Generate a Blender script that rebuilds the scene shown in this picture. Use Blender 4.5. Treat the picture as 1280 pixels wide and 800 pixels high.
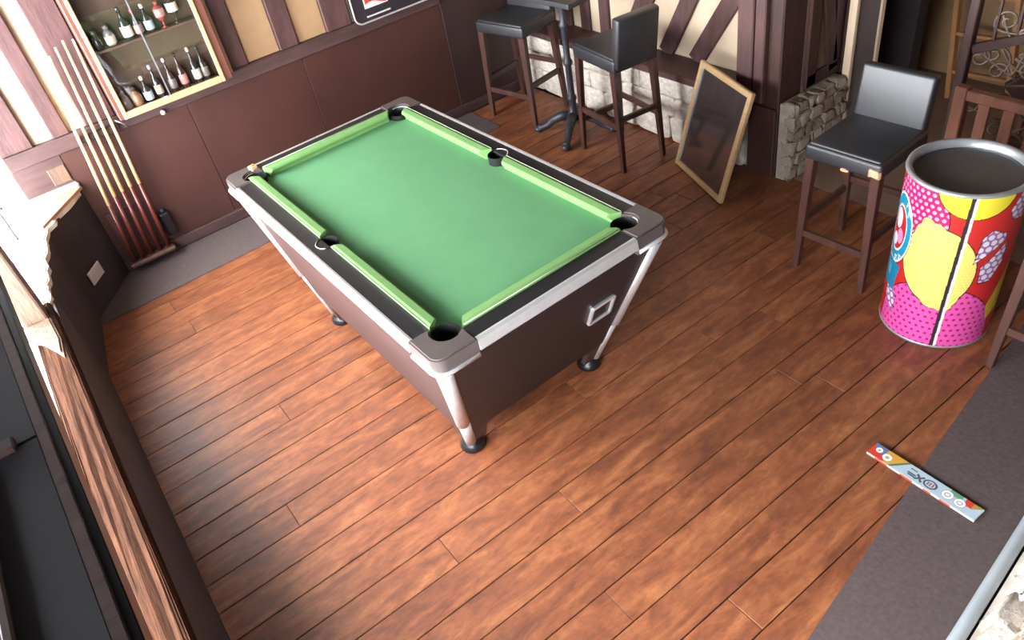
import bpy, bmesh, math, random
import numpy as np
from mathutils import Vector, Matrix

random.seed(7)
for o in list(bpy.data.objects):
    bpy.data.objects.remove(o, do_unlink=True)
SC = bpy.context.scene
COL = SC.collection

# ------------------------------------------------------------------ camera
cam_d = bpy.data.cameras.new('camera'); cam = bpy.data.objects.new('camera', cam_d); COL.objects.link(cam)
cam_d.sensor_fit = 'HORIZONTAL'; cam_d.sensor_width = 36.0
cam_d.lens = 951.8 / 1280 * 36; cam_d.clip_start = 0.02; cam_d.clip_end = 100
_r = Vector((0.79184436, -0.58931959, -0.16026518))
_d = Vector((-0.48333439, -0.44430223, -0.75430988))
_f = Vector((0.37332341, 0.6747577, -0.63665664))
M = Matrix(((_r.x, -_d.x, -_f.x), (_r.y, -_d.y, -_f.y), (_r.z, -_d.z, -_f.z))).to_4x4()
M.translation = Vector((-1.1304, -2.6290, 2.4042))
cam.matrix_world = M
SC.camera = cam

# ------------------------------------------------------------------ daylight (overcast sky seen through the windows)
world = bpy.data.worlds.new('overcast_sky'); SC.world = world; world.use_nodes = True
bg = world.node_tree.nodes['Background']
bg.inputs['Color'].default_value = (0.93, 0.965, 1.0, 1)
bg.inputs['Strength'].default_value = 24.0

def portal(name, loc, rot, sx, sy):
    l = bpy.data.lights.new(name, 'AREA'); l.shape = 'RECTANGLE'; l.size = sx; l.size_y = sy
    l.cycles.is_portal = True
    o = bpy.data.objects.new(name, l); COL.objects.link(o); o.location = loc; o.rotation_euler = rot
    return o
H = math.pi / 2
portal('daylight_portal', (-1.82, -1.06, 1.16), (0, -H, 0), 1.12, 3.64)
portal('daylight_portal', (-1.66, 1.55, 1.42), (0, -H, 0), 1.62, 1.2)
portal('daylight_portal', (4.58, -1.9, 1.55), (0, H, 0), 0.7, 1.2)  # unseen opening in the far passage wall, added to brighten the passage

vs = SC.view_settings
vs.view_transform = 'Standard'; vs.look = 'None'; vs.gamma = 1.0; vs.use_curve_mapping = False
vs.exposure = 0.65

# ------------------------------------------------------------------ materials
MATS = {}
def _nodes(name):
    m = bpy.data.materials.new(name); m.use_nodes = True
    nt = m.node_tree; b = nt.nodes['Principled BSDF']
    return m, nt, b
def srgb(c):
    return tuple(((x / 255) / 12.92 if x / 255 <= 0.04045 else ((x / 255 + 0.055) / 1.055) ** 2.4) for x in c)
def mat(name, col, rough=0.5, metal=0.0, col2=None, scale=6.0, stretch=(1, 1, 1), bump=0.0, rand=0.0, detail=5.0,
        coat=0.0, world_pos=False, contrast=0.25, spec=0.5, bscale=None):
    """procedural material: noise between two colours, stretched for grain, optional relief and per-object variation (colours in sRGB 0-255)"""
    if name in MATS: return MATS[name]
    m, nt, b = _nodes(name); N = nt.nodes; L = nt.links
    c1 = srgb(col); c2 = srgb(col2 if col2 else tuple(x * 0.8 for x in col))
    if world_pos: tc = N.new('ShaderNodeNewGeometry').outputs['Position']
    else: tc = N.new('ShaderNodeTexCoord').outputs['Object']
    mp = N.new('ShaderNodeMapping'); mp.inputs['Scale'].default_value = stretch; L.new(tc, mp.inputs['Vector'])
    oi = N.new('ShaderNodeObjectInfo')
    if rand > 0:
        ad = N.new('ShaderNodeVectorMath'); ad.operation = 'ADD'
        cx = N.new('ShaderNodeCombineXYZ')
        ml = N.new('ShaderNodeMath'); ml.operation = 'MULTIPLY'; ml.inputs[1].default_value = 37.0
        L.new(oi.outputs['Random'], ml.inputs[0]); L.new(ml.outputs[0], cx.inputs[0]); L.new(ml.outputs[0], cx.inputs[2])
        L.new(mp.outputs[0], ad.inputs[0]); L.new(cx.outputs[0], ad.inputs[1]); vec = ad.outputs[0]
    else: vec = mp.outputs[0]
    nz = N.new('ShaderNodeTexNoise'); nz.inputs['Scale'].default_value = scale; nz.inputs['Detail'].default_value = detail
    nz.inputs['Roughness'].default_value = 0.62; L.new(vec, nz.inputs['Vector'])
    rp = N.new('ShaderNodeValToRGB')
    rp.color_ramp.elements[0].position = 0.5 - contrast; rp.color_ramp.elements[0].color = (*c2, 1)
    rp.color_ramp.elements[1].position = 0.5 + contrast; rp.color_ramp.elements[1].color = (*c1, 1)
    L.new(nz.outputs['Fac'], rp.inputs['Fac'])
    out = rp.outputs['Color']
    if rand > 0:
        mr = N.new('ShaderNodeMapRange'); mr.inputs['To Min'].default_value = 1 - rand; mr.inputs['To Max'].default_value = 1 + rand
        L.new(oi.outputs['Random'], mr.inputs['Value'])
        hs = N.new('ShaderNodeHueSaturation'); L.new(mr.outputs[0], hs.inputs['Value']); L.new(out, hs.inputs['Color']); out = hs.outputs['Color']
    L.new(out, b.inputs['Base Color'])
    b.inputs['Roughness'].default_value = rough; b.inputs['Metallic'].default_value = metal
    b.inputs['Specular IOR Level'].default_value = spec
    if coat > 0:
        b.inputs['Coat Weight'].default_value = coat; b.inputs['Coat Roughness'].default_value = 0.25
    if bump > 0:
        bp = N.new('ShaderNodeBump'); bp.inputs['Strength'].default_value = bump; bp.inputs['Distance'].default_value = 0.01
        if bscale:
            n2 = N.new('ShaderNodeTexNoise'); n2.inputs['Scale'].default_value = bscale; n2.inputs['Detail'].default_value = 4
            L.new(vec, n2.inputs['Vector']); L.new(n2.outputs['Fac'], bp.inputs['Height'])
        else: L.new(nz.outputs['Fac'], bp.inputs['Height'])
        L.new(bp.outputs['Normal'], b.inputs['Normal'])
    MATS[name] = m
    return m
def glass(name, tint=(1, 1, 1), refl=0.08, rough=0.02):
    if name in MATS: return MATS[name]
    m = bpy.data.materials.new(name); m.use_nodes = True; nt = m.node_tree; N = nt.nodes; L = nt.links
    N.remove(N['Principled BSDF'])
    t = N.new('ShaderNodeBsdfTransparent'); t.inputs['Color'].default_value = (*tint, 1)
    g = N.new('ShaderNodeBsdfGlossy'); g.inputs['Roughness'].default_value = rough
    lw = N.new('ShaderNodeLayerWeight'); lw.inputs['Blend'].default_value = 0.5
    pw_ = N.new('ShaderNodeMath'); pw_.operation = 'POWER'; pw_.inputs[1].default_value = 5.0; L.new(lw.outputs['Facing'], pw_.inputs[0])
    fr = N.new('ShaderNodeMath'); fr.operation = 'MULTIPLY_ADD'; fr.inputs[1].default_value = 0.96; fr.inputs[2].default_value = 0.04; L.new(pw_.outputs[0], fr.inputs[0])
    mx = N.new('ShaderNodeMixShader'); L.new(fr.outputs[0], mx.inputs[0]); L.new(t.outputs[0], mx.inputs[1]); L.new(g.outputs[0], mx.inputs[2])
    L.new(mx.outputs[0], N['Material Output'].inputs['Surface'])
    MATS[name] = m; return m
def printed(name, rough=0.35, coat=0.0, spec=0.5):
    if name in MATS: return MATS[name]
    m, nt, b = _nodes(name)
    a = nt.nodes.new('ShaderNodeAttribute'); a.attribute_name = 'print'
    nt.links.new(a.outputs['Color'], b.inputs['Base Color'])
    b.inputs['Roughness'].default_value = rough; b.inputs['Specular IOR Level'].default_value = spec
    MATS[name] = m; return m

# wood floor: brown with dark blotches and grain along x
def floor_mat():
    m, nt, b = _nodes('floor_wood'); N = nt.nodes; L = nt.links
    geo = N.new('ShaderNodeNewGeometry'); oi = N.new('ShaderNodeObjectInfo')
    mp = N.new('ShaderNodeMapping'); mp.inputs['Scale'].default_value = (1.0, 4.0, 1.0); L.new(geo.outputs['Position'], mp.inputs['Vector'])
    mu = N.new('ShaderNodeMath'); mu.operation = 'MULTIPLY'; mu.inputs[1].default_value = 23.0; L.new(oi.outputs['Random'], mu.inputs[0])
    cx = N.new('ShaderNodeCombineXYZ'); L.new(mu.outputs[0], cx.inputs[0]); L.new(mu.outputs[0], cx.inputs[2])
    ad = N.new('ShaderNodeVectorMath'); L.new(mp.outputs[0], ad.inputs[0]); L.new(cx.outputs[0], ad.inputs[1])
    n1 = N.new('ShaderNodeTexNoise'); n1.inputs['Scale'].default_value = 4.0; n1.inputs['Detail'].default_value = 7; n1.inputs['Roughness'].default_value = 0.65
    n1.inputs['Distortion'].default_value = 0.6; L.new(ad.outputs[0], n1.inputs['Vector'])
    rp = N.new('ShaderNodeValToRGB'); e = rp.color_ramp.elements
    e[0].position = 0.24; e[0].color = (*srgb((86, 46, 34)), 1)
    e[1].position = 0.68; e[1].color = (*srgb((154, 96, 60)), 1)
    k = e.new(0.48); k.color = (*srgb((126, 72, 45)), 1)
    L.new(n1.outputs['Fac'], rp.inputs['Fac'])
    # mottling that runs over the boards
    n2 = N.new('ShaderNodeTexNoise'); n2.inputs['Scale'].default_value = 24.0; n2.inputs['Detail'].default_value = 6; n2.inputs['Roughness'].default_value = 0.7
    m2 = N.new('ShaderNodeMapping'); m2.inputs['Scale'].default_value = (0.8, 1.4, 1); L.new(geo.outputs['Position'], m2.inputs['Vector']); L.new(m2.outputs[0], n2.inputs['Vector'])
    r2 = N.new('ShaderNodeMapRange'); r2.inputs['From Min'].default_value = 0.3; r2.inputs['From Max'].default_value = 0.7
    r2.inputs['To Min'].default_value = 0.66; r2.inputs['To Max'].default_value = 1.22; L.new(n2.outputs['Fac'], r2.inputs['Value'])
    mr = N.new('ShaderNodeMapRange'); mr.inputs['To Min'].default_value = 0.88; mr.inputs['To Max'].default_value = 1.10; L.new(oi.outputs['Random'], mr.inputs['Value'])
    mm = N.new('ShaderNodeMath'); mm.operation = 'MULTIPLY'; L.new(r2.outputs[0], mm.inputs[0]); L.new(mr.outputs[0], mm.inputs[1])
    hs = N.new('ShaderNodeHueSaturation'); L.new(rp.outputs['Color'], hs.inputs['Color']); L.new(mm.outputs[0], hs.inputs['Value'])
    L.new(hs.outputs['Color'], b.inputs['Base Color'])
    r3 = N.new('ShaderNodeMapRange'); r3.inputs['To Min'].default_value = 0.36; r3.inputs['To Max'].default_value = 0.62; L.new(n2.outputs['Fac'], r3.inputs['Value'])
    L.new(r3.outputs[0], b.inputs['Roughness'])
    bp = N.new('ShaderNodeBump'); bp.inputs['Strength'].default_value = 0.12; bp.inputs['Distance'].default_value = 0.004
    L.new(n1.outputs['Fac'], bp.inputs['Height']); L.new(bp.outputs[0], b.inputs['Normal'])
    return m
M_FLOOR = floor_mat()
M_SUB = mat('subfloor', (38, 22, 18), 0.9)
M_CARPET = mat('carpet', (92, 78, 76), 0.95, col2=(72, 60, 60), scale=60, bump=0.3, contrast=0.3)
M_TAN = mat('tan_floor', (150, 122, 102), 0.7, col2=(120, 96, 80), scale=5)
M_DADO = mat('dado_panel', (80, 47, 40), 0.45, col2=(58, 36, 33), scale=2.2, stretch=(1, 1, 0.8), contrast=0.3)
M_DARKPANEL = mat('dark_panel', (66, 46, 42), 0.5, col2=(48, 34, 32), scale=3)
M_RAIL = mat('rail_timber', (86, 60, 58), 0.6, col2=(56, 38, 37), scale=5, stretch=(1, 6, 6), bump=0.3)
M_STUD = mat('stud_timber', (96, 64, 62), 0.6, col2=(60, 38, 38), scale=5, stretch=(6, 6, 1), bump=0.3)
M_DSTUD = mat('dark_stud', (74, 44, 38), 0.6, col2=(46, 28, 26), scale=5, stretch=(5, 5, 1), bump=0.3)
M_PLASTER = mat('cream_plaster', (214, 194, 168), 0.85, col2=(190, 168, 142), scale=4, bump=0.2)
M_TANPL = mat('tan_plaster', (176, 142, 106), 0.85, col2=(150, 116, 84), scale=4, bump=0.2)
M_DARKWALL = mat('dark_wall', (58, 50, 52), 0.8, col2=(42, 36, 40), scale=5)
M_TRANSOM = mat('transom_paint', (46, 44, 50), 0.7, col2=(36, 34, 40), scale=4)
M_CEIL = mat('ceiling_paint', (84, 74, 68), 0.9)
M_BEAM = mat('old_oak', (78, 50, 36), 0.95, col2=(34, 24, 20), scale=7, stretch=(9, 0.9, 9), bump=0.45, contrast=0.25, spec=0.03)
M_POST = mat('pale_oak', (112, 86, 70), 0.75, col2=(80, 60, 50), scale=6, stretch=(6, 6, 1), bump=0.5)
M_ORANGE = mat('orange_board', (176, 126, 98), 0.5, col2=(150, 102, 76), scale=6, stretch=(4, 1, 1))
M_WSTONE = mat('white_stone', (238, 230, 220), 0.85, col2=(196, 182, 166), scale=6, bump=0.6, rand=0.06, contrast=0.2)
M_BSTONE = mat('grey_stone', (178, 162, 150), 0.9, col2=(132, 118, 106), scale=9, bump=0.8, rand=0.12)
M_FSTONE = mat('rough_stone', (236, 226, 212), 0.9, col2=(150, 118, 88), scale=7, bump=1.0, rand=0.1, contrast=0.18)
M_WHITEWASH = mat('whitewashed_stone', (240, 234, 226), 0.9, col2=(206, 192, 176), scale=8, bump=0.8)
M_MORTAR = mat('mortar', (176, 164, 150), 0.95, scale=20)
M_WHITE = mat('white_plastic', (232, 228, 222), 0.4)
M_GREYPIPE = mat('grey_pipe', (176, 184, 190), 0.4, scale=3)
M_GOLD = mat('gold_frame', (206, 176, 128), 0.4, col2=(178, 146, 100), scale=8)
M_CABWOOD = mat('cabinet_wood', (120, 70, 58), 0.5, col2=(92, 50, 42), scale=5, stretch=(5, 5, 1))
M_CABIN = mat('cabinet_back', (88, 66, 46), 0.7, col2=(68, 52, 40), scale=3)
M_CABSH = mat('cabinet_shelf', (96, 68, 58), 0.5, col2=(70, 50, 44), scale=4)
M_GLASS = glass('clear_glass')
M_BLACK = mat('black_plastic', (26, 25, 28), 0.35)
M_CHROME = mat('brushed_aluminium', (236, 236, 238), 0.42, metal=0.7, col2=(222, 220, 222), scale=20)
M_CLOTH = mat('green_baize', (104, 155, 112), 0.95, col2=(94, 145, 102), scale=7, contrast=0.35, spec=0.1)
M_CUSH = mat('cushion_baize', (119, 160, 98), 0.9, col2=(110, 150, 90), scale=8, spec=0.15)
M_TRAIL = mat('black_laminate', (34, 33, 36), 0.38, col2=(26, 25, 28), scale=30)
M_CAST = mat('corner_casting', (92, 82, 80), 0.38, col2=(76, 68, 66), scale=10)
M_TBROWN = mat('table_brown', (76, 56, 54), 0.45, col2=(62, 44, 42), scale=6)
M_RUBBER = mat('pocket_rubber', (20, 20, 22), 0.5)
M_LEATHER = mat('black_leather', (34, 34, 40), 0.48, col2=(27, 27, 32), scale=12, bump=0.06, bscale=90, spec=1.0)
M_FOAM = mat('bare_foam', (212, 176, 140), 0.9)
M_STOOLW = mat('stool_wood', (90, 58, 50), 0.4, col2=(58, 37, 33), scale=6, stretch=(5, 5, 1))
M_IRON = mat('cast_iron', (66, 66, 74), 0.45, metal=0.2, col2=(48, 48, 54), scale=10)
M_WIRON = mat('wrought_iron', (132, 112, 96), 0.5, metal=0.2, col2=(84, 70, 62), scale=12)
M_MIRROR = mat('mirror_glass', (165, 152, 150), 0.10, metal=0.9, col2=(150, 138, 136), scale=2)
M_PINE = mat('pine_frame', (192, 160, 118), 0.5, col2=(164, 130, 90), scale=5, stretch=(1, 1, 5))
M_SILVER = mat('silver_edge', (176, 176, 186), 0.35, metal=0.6)
M_SOFTW = mat('softwood', (226, 204, 176), 0.6, col2=(206, 180, 150), scale=5, stretch=(6, 6, 1))
M_GREYDOOR = mat('grey_door', (128, 120, 122), 0.6, col2=(112, 104, 106), scale=3)
M_LADDER = mat('ladder_wood', (204, 150, 96), 0.5, col2=(168, 116, 70), scale=6)
M_GATE = mat('gate_wood', (156, 104, 84), 0.5, col2=(120, 76, 60), scale=5, stretch=(1, 5, 1))
M_CUEA = mat('cue_ash', (236, 204, 150), 0.3, col2=(224, 186, 128), scale=10)
M_CUEB = mat('cue_butt', (104, 46, 34), 0.3, col2=(70, 30, 26), scale=10)
M_CANINT = mat('can_lid', (84, 82, 84), 0.35, col2=(70, 68, 70), scale=6)
M_CANRIM = mat('can_rim', (176, 178, 180), 0.35, metal=0.4)

# ------------------------------------------------------------------ mesh helpers
def link(name, me, m, parent=None, loc=None, rot=None, scale=None, smooth=False):
    if m is not None and not me.materials: me.materials.append(m)
    o = bpy.data.objects.new(name, me); COL.objects.link(o)
    if parent is not None: o.parent = parent
    if loc is not None: o.location = loc
    if rot is not None: o.rotation_euler = rot
    if scale is not None: o.scale = scale
    if smooth:
        for p in me.polygons: p.use_smooth = True
    return o
def tag(o, label=None, cat=None, group=None, kind=None):
    if label: o['label'] = label
    if cat: o['category'] = cat
    if group: o['group'] = group
    if kind: o['kind'] = kind
    return o
def thing(name, label, cat, loc=(0, 0, 0), rz=0.0, group=None):
    o = bpy.data.objects.new(name, None); COL.objects.link(o); o.empty_display_size = 0.1
    o.location = loc; o.rotation_euler = (0, 0, rz)
    return tag(o, label, cat, group)
def pydata(name, v, f):
    me = bpy.data.meshes.new(name); me.from_pydata([tuple(x) for x in v], [], f); me.update(); return me
def fix(me):
    bm = bmesh.new(); bm.from_mesh(me); bmesh.ops.recalc_face_normals(bm, faces=bm.faces); bm.to_mesh(me); bm.free(); me.update(); return me
_bc = {}
def boxm(sx, sy, sz, bev=0.0, seg=1):
    """a box centred in x and y, base at z = 0"""
    k = (round(sx, 4), round(sy, 4), round(sz, 4), bev, seg)
    bm = bmesh.new(); bmesh.ops.create_cube(bm, size=1.0)
    for v in bm.verts: v.co = Vector((v.co.x * sx, v.co.y * sy, (v.co.z + 0.5) * sz))
    if bev > 0: bmesh.ops.bevel(bm, geom=list(bm.edges), offset=min(bev, 0.45 * min(sx, sy, sz)), segments=seg, profile=0.5, affect='EDGES')
    me = bpy.data.meshes.new('box'); bm.to_mesh(me); bm.free(); return me
def box(name, x0, x1, y0, y1, z0, z1, m, parent=None, bev=0.003, seg=1):
    me = boxm(abs(x1 - x0), abs(y1 - y0), abs(z1 - z0), bev, seg)
    return link(name, me, m, parent, ((x0 + x1) / 2, (y0 + y1) / 2, min(z0, z1)))
def lathe(name, prof, m, parent=None, loc=None, seg=20, smooth=True, cap=True):
    v = []; f = []
    for r, z in prof:
        for i in range(seg):
            a = 2 * math.pi * i / seg; v.append((r * math.cos(a), r * math.sin(a), z))
    n = len(prof)
    for j in range(n - 1):
        for i in range(seg):
            f.append((j * seg + i, j * seg + (i + 1) % seg, (j + 1) * seg + (i + 1) % seg, (j + 1) * seg + i))
    if cap:
        f.append(tuple(reversed(range(seg)))); f.append(tuple((n - 1) * seg + i for i in range(seg)))
    me = fix(pydata(name, v, f))
    o = link(name, me, m, parent, loc)
    if smooth:
        for p in me.polygons: p.use_smooth = len(p.vertices) == 4
    return o
def tube_geo(pts, r, seg=8):
    pts = [Vector(p) for p in pts]; n = len(pts)
    rs = r if isinstance(r, (list, tuple)) else [r] * n
    v = []; f = []
    up = None
    for i, p in enumerate(pts):
        t = (pts[min(i + 1, n - 1)] - pts[max(i - 1, 0)]).normalized()
        if up is None:
            up = Vector((0, 0, 1)) if abs(t.z) < 0.9 else Vector((1, 0, 0))
        s = t.cross(up)
        if s.length < 1e-5: s = t.cross(Vector((0, 1, 0)))
        s.normalize(); up = s.cross(t).normalized()
        for k in range(seg):
            a = 2 * math.pi * k / seg
            v.append(p + (s * math.cos(a) + up * math.sin(a)) * rs[i])
    for i in range(n - 1):
        for k in range(seg):
            f.append((i * seg + k, i * seg + (k + 1) % seg, (i + 1) * seg + (k + 1) % seg, (i + 1) * seg + k))
    f.append(tuple(range(seg))); f.append(tuple((n - 1) * seg + k for k in reversed(range(seg))))
    return v, f
def tube(name, pts, r, m, parent=None, seg=8):
    v, f = tube_geo(pts, r, seg); me = fix(pydata(name, v, f))
    for p in me.polygons: p.use_smooth = len(p.vertices) == 4
    return link(name, me, m, parent)
def bar(name, p, q, w, d, m, parent=None, w2=None, d2=None, hint=(0, 1, 0)):
    """square-section bar from p to q, tapering to w2 x d2"""
    p = Vector(p); q = Vector(q); t = (q - p).normalized(); h = Vector(hint)
    s = t.cross(h).normalized(); u = s.cross(t).normalized()
    w2 = w if w2 is None else w2; d2 = d if d2 is None else d2
    v = []
    for c, a, b in ((p, w, d), (q, w2, d2)):
        for i, j in ((-1, -1), (1, -1), (1, 1), (-1, 1)): v.append(c + s * (i * a / 2) + u * (j * b / 2))
    f = [(0, 1, 2, 3), (7, 6, 5, 4)] + [(i, (i + 1) % 4, 4 + (i + 1) % 4, 4 + i) for i in range(4)]
    me = fix(pydata(name, v, f))
    bm = bmesh.new(); bm.from_mesh(me); bmesh.ops.bevel(bm, geom=list(bm.edges), offset=min(w, d, w2, d2) * 0.1, segments=1, affect='EDGES'); bm.to_mesh(me); bm.free()
    return link(name, me, m, parent)
def prism(name, poly, z0, z1, m, parent=None, loc=None, bev=0.0, rot=None):
    """extrude a 2-D outline (concave allowed) from z0 to z1"""
    bm = bmesh.new()
    vs_ = [bm.verts.new((x, y, z0)) for x, y in poly]
    f = bm.faces.new(vs_)
    r = bmesh.ops.extrude_face_region(bm, geom=[f])
    for e in r['geom']:
        if isinstance(e, bmesh.types.BMVert): e.co.z = z1
    bmesh.ops.recalc_face_normals(bm, faces=bm.faces)
    if bev > 0:
        ed = [e for e in bm.edges if abs(e.verts[0].co.z - z1) < 1e-6 and abs(e.verts[1].co.z - z1) < 1e-6]
        bmesh.ops.bevel(bm, geom=ed, offset=bev, segments=2, affect='EDGES')
    bmesh.ops.triangulate(bm, faces=[x for x in bm.faces if len(x.verts) > 4])
    me = bpy.data.meshes.new(name); bm.to_mesh(me); bm.free()
    return link(name, me, m, parent, loc, rot)
def quadpanel(name, pts, thick, m, parent=None):
    """a flat panel through a 3-D outline, thickened along its normal"""
    P = [Vector(p) for p in pts]
    n = Vector((0, 0, 0))
    for i in range(len(P)):
        a, b = P[i], P[(i + 1) % len(P)]; n += a.cross(b)
    n.normalize(); k = len(P)
    bm = bmesh.new()
    a = [bm.verts.new(p) for p in P]; b = [bm.verts.new(p - n * thick) for p in P]
    bm.faces.new(a); bm.faces.new(list(reversed(b)))
    for i in range(k): bm.faces.new((a[i], b[i], b[(i + 1) % k], a[(i + 1) % k]))
    bmesh.ops.recalc_face_normals(bm, faces=bm.faces)
    bmesh.ops.triangulate(bm, faces=[x for x in bm.faces if len(x.verts) > 4])
    me = bpy.data.meshes.new(name); bm.to_mesh(me); bm.free()
    return link(name, me, m, parent)
def stone_mesh(seed, rough=0.12):
    rnd = random.Random(seed)
    bm = bmesh.new(); bmesh.ops.create_cube(bm, size=1.0)
    bmesh.ops.bevel(bm, geom=list(bm.edges), offset=0.17, segments=2, profile=0.6, affect='EDGES')
    for v in bm.verts:
        v.co += Vector((rnd.uniform(-1, 1), rnd.uniform(-1, 1), rnd.uniform(-1, 1))) * rough * 0.5
    for f_ in bm.faces: f_.smooth = True
    me = bpy.data.meshes.new('stone'); bm.to_mesh(me); bm.free(); return me
def setprint(me, cols):
    a = me.color_attributes.new('print', 'FLOAT_COLOR', 'POINT')
    a.data.foreach_set('color', cols.astype(np.float32).ravel())
def copy_tree(o, parent=None):
    c = o.copy(); COL.objects.link(c); c.parent = parent
    for ch in o.children: copy_tree(ch, c)
    return c
def subdiv_jitter(o, cuts, amp, seed, axis_scale=(1, 1, 1)):
    rnd = random.Random(seed); me = o.data
    bm = bmesh.new(); bm.from_mesh(me)
    bmesh.ops.subdivide_edges(bm, edges=list(bm.edges), cuts=cuts, use_grid_fill=True)
    for v in bm.verts: v.co += Vector((rnd.uniform(-1, 1) * axis_scale[0], rnd.uniform(-1, 1) * axis_scale[1], rnd.uniform(-1, 1) * axis_scale[2])) * amp
    bm.to_mesh(me); bm.free()

# ================================================================== SETTING
# ---- floor: dark base, separate boards, carpet strips
floor = box('floor', -1.75, 4.6, -2.95, 2.3, -0.12, -0.012, M_SUB, bev=0); tag(floor, 'brown timber board floor of the pub', None, kind='structure')
PW = 0.1445; y = -2.05; row = 0
rf = random.Random(11)
pm = {}
while y < 2.07:
    x = -1.45 - rf.uniform(0, 2.0)
    y1 = min(y + PW, 2.075)
    while x < 2.14:
        ln = rf.choice((1.8, 2.4, 3.0, 3.6))
        xa, xb = max(x, -1.46 if y < 1.62 else 1.49), min(x + ln, 2.14 if y < 1.62 else 2.05)
        x += ln
        if xb - xa < 0.03: continue
        key = (round(xb - xa, 3), round(y1 - y, 3))
        if key not in pm: pm[key] = boxm(xb - xa - 0.0022, y1 - y - 0.0042, 0.012, 0.0012)
        link('plank', pm[key], M_FLOOR, floor, ((xa + xb) / 2, (y + y1) / 2, -0.012 + 0.12 * 0 + rf.uniform(-0.0008, 0.0006)))
    y += PW; row += 1
for o in floor.children: o.location = o.location - floor.location
def carpet(name, poly, label):
    o = prism(name, poly, -0.011, 0.005, M_CARPET, bev=0.002); return tag(o, label, 'carpet')
carpet('carpet', [(-1.46, 1.645), (1.50, 1.69), (1.50, 2.078), (-1.46, 2.078)], 'grey carpet strip along the foot of the panelled wall')
carpet('carpet', [(-1.46, -2.16), (0.0, -2.015), (1.0, -1.85), (2.14, -1.69), (2.14, -2.085), (0.31, -2.305), (-1.46, -2.5)], 'dark grey carpet strip beside the rough stone footing, printed strip on it')
ft = box('floor_passage', 2.142, 4.55, -2.9, 2.25, -0.012, 0.0, M_TAN, bev=0); tag(ft, 'tan stone floor of the passage', None, kind='structure')

# ---- panelled wall at the back with timber framing
wb = box('wall_back', -1.372, 4.55, 2.125, 2.3, 0, 2.55, M_PLASTER, bev=0); tag(wb, 'timber framed plaster wall above wood panelling', None, kind='structure')
def wbp(name, x0, x1, y0, y1, z0, z1, m, bev=0.004):
    o = box(name, x0, x1, y0, y1, z0, z1, m, wb, bev); o.location = o.location - wb.location; return o
for i, (a, b) in enumerate(((-1.10, -0.36), (-0.357, 0.40), (0.403, 1.44))):
    wbp('dado_board', a, b, 2.098, 2.124, 0.075, 0.815, M_DADO, 0.002)
wbp('dark_board', 1.443, 2.29, 2.095, 2.124, 0.075, 2.5, M_DARKPANEL, 0.002)
wbp('rail_beam', -1.36, 1.443, 2.075, 2.124, 0.815, 0.90, M_RAIL, 0.008)
wbp('corner_panel', -1.36, -1.10, 2.095, 2.124, 0.64, 0.815, M_RAIL, 0.004)
wbp('stone_strip', -1.36, -1.09, 2.06, 2.124, 0.60, 0.645, M_WSTONE, 0.01)
wbp('wood_block', -1.20, -1.105, 2.088, 2.124, 0.66, 0.76, M_POST, 0.004)
for a, b, m in ((-1.36, -1.19, M_STUD), (-1.085, -0.995, M_STUD), (-0.905, -0.74, M_STUD), (-0.035, 0.075, M_STUD), (0.29, 0.415, M_STUD), (0.615, 0.79, M_STUD), (1.05, 1.2, M_STUD)):
    wbp('timber_stud', a, b, 2.09, 2.124, 0.90, 2.5, m, 0.006)
for a, b in ((0.078, 0.288), (0.417, 0.613)):
    wbp('plaster_panel', a, b, 2.112, 2.124, 0.902, 2.5, M_TANPL, 0.002)
wbp('white_strip', -0.052, -0.036, 2.07, 2.124, 0.895, 2.5, M_SOFTW, 0.002)
bbk = box('baseboard_back', -1.10, 2.05, 2.08, 2.098, 0.005, 0.075, M_RAIL, bev=0.004); tag(bbk, 'dark baseboard', None, kind='structure')

# ---- window wall at the left: low dark wall with a chamfered corner, sill, mullion, casements
inner = [(-1.08, 2.12), (-1.36, 1.73), (-1.45, 1.15), (-1.47, -2.9)]
outer = [(-1.73, -2.9), (-1.73, 0.84), (-1.425, 2.12)]
wl = prism('wall_left', inner + outer, 0, 0.585, M_DARKWALL); tag(wl, 'low dark wall under the windows', None, kind='structure')
up = box('wall_left_upper', -1.80, -1.60, 0.78, 2.3, 2.25, 2.55, M_DARKWALL, bev=0); tag(box('wall_left_shading_head', -1.80, -1.665, -2.9, 0.779, 1.72, 2.55, M_DARKWALL, bev=0), 'wall over the near window, lowered to shade the transom', None, kind='structure'); tag(up, 'wall over the windows', None, kind='structure')  # near head wall is unseen, lowered to keep window light off the transom
rs = random.Random(3)
# rough white sill stones behind the corner board
def xin(t): return -1.36 - (1.73 - t) * 0.155 if t < 1.73 else -1.36 + (t - 1.73) * 0.75
yy = 2.06
for i in range(5):
    y0 = yy - rs.uniform(0.21, 0.27)
    ys = [yy + (y0 - yy) * k / 5 for k in range(6)]
    ed = [(xin(t) + 0.012 + rs.uniform(-0.012, 0.010), t) for t in ys]
    ed[0] = (ed[0][0] - 0.008, yy - 0.004); ed[-1] = (ed[-1][0] - 0.008, y0 + 0.004)
    st = prism('sill_stone', ed + [(-1.40 - 0.217 * (2.1 - y0), y0 + 0.004), (-1.40 - 0.217 * (2.1 - yy), yy - 0.004)], 0.575, 0.606 + rs.uniform(0, 0.006), M_WSTONE, wl, None, 0.006)
    yy = y0
sg = link('sill_stone', stone_mesh(140, 0.04), M_WSTONE, wl, (-1.640, 0.20, 0.60), None, (0.19, 1.0, 0.06))
prism('corner_board', [(-1.085, 2.058), (-1.355, 1.74), (-1.35, 1.90), (-1.30, 2.058)], 0.605, 0.622, M_ORANGE, wl, bev=0.002)
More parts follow.
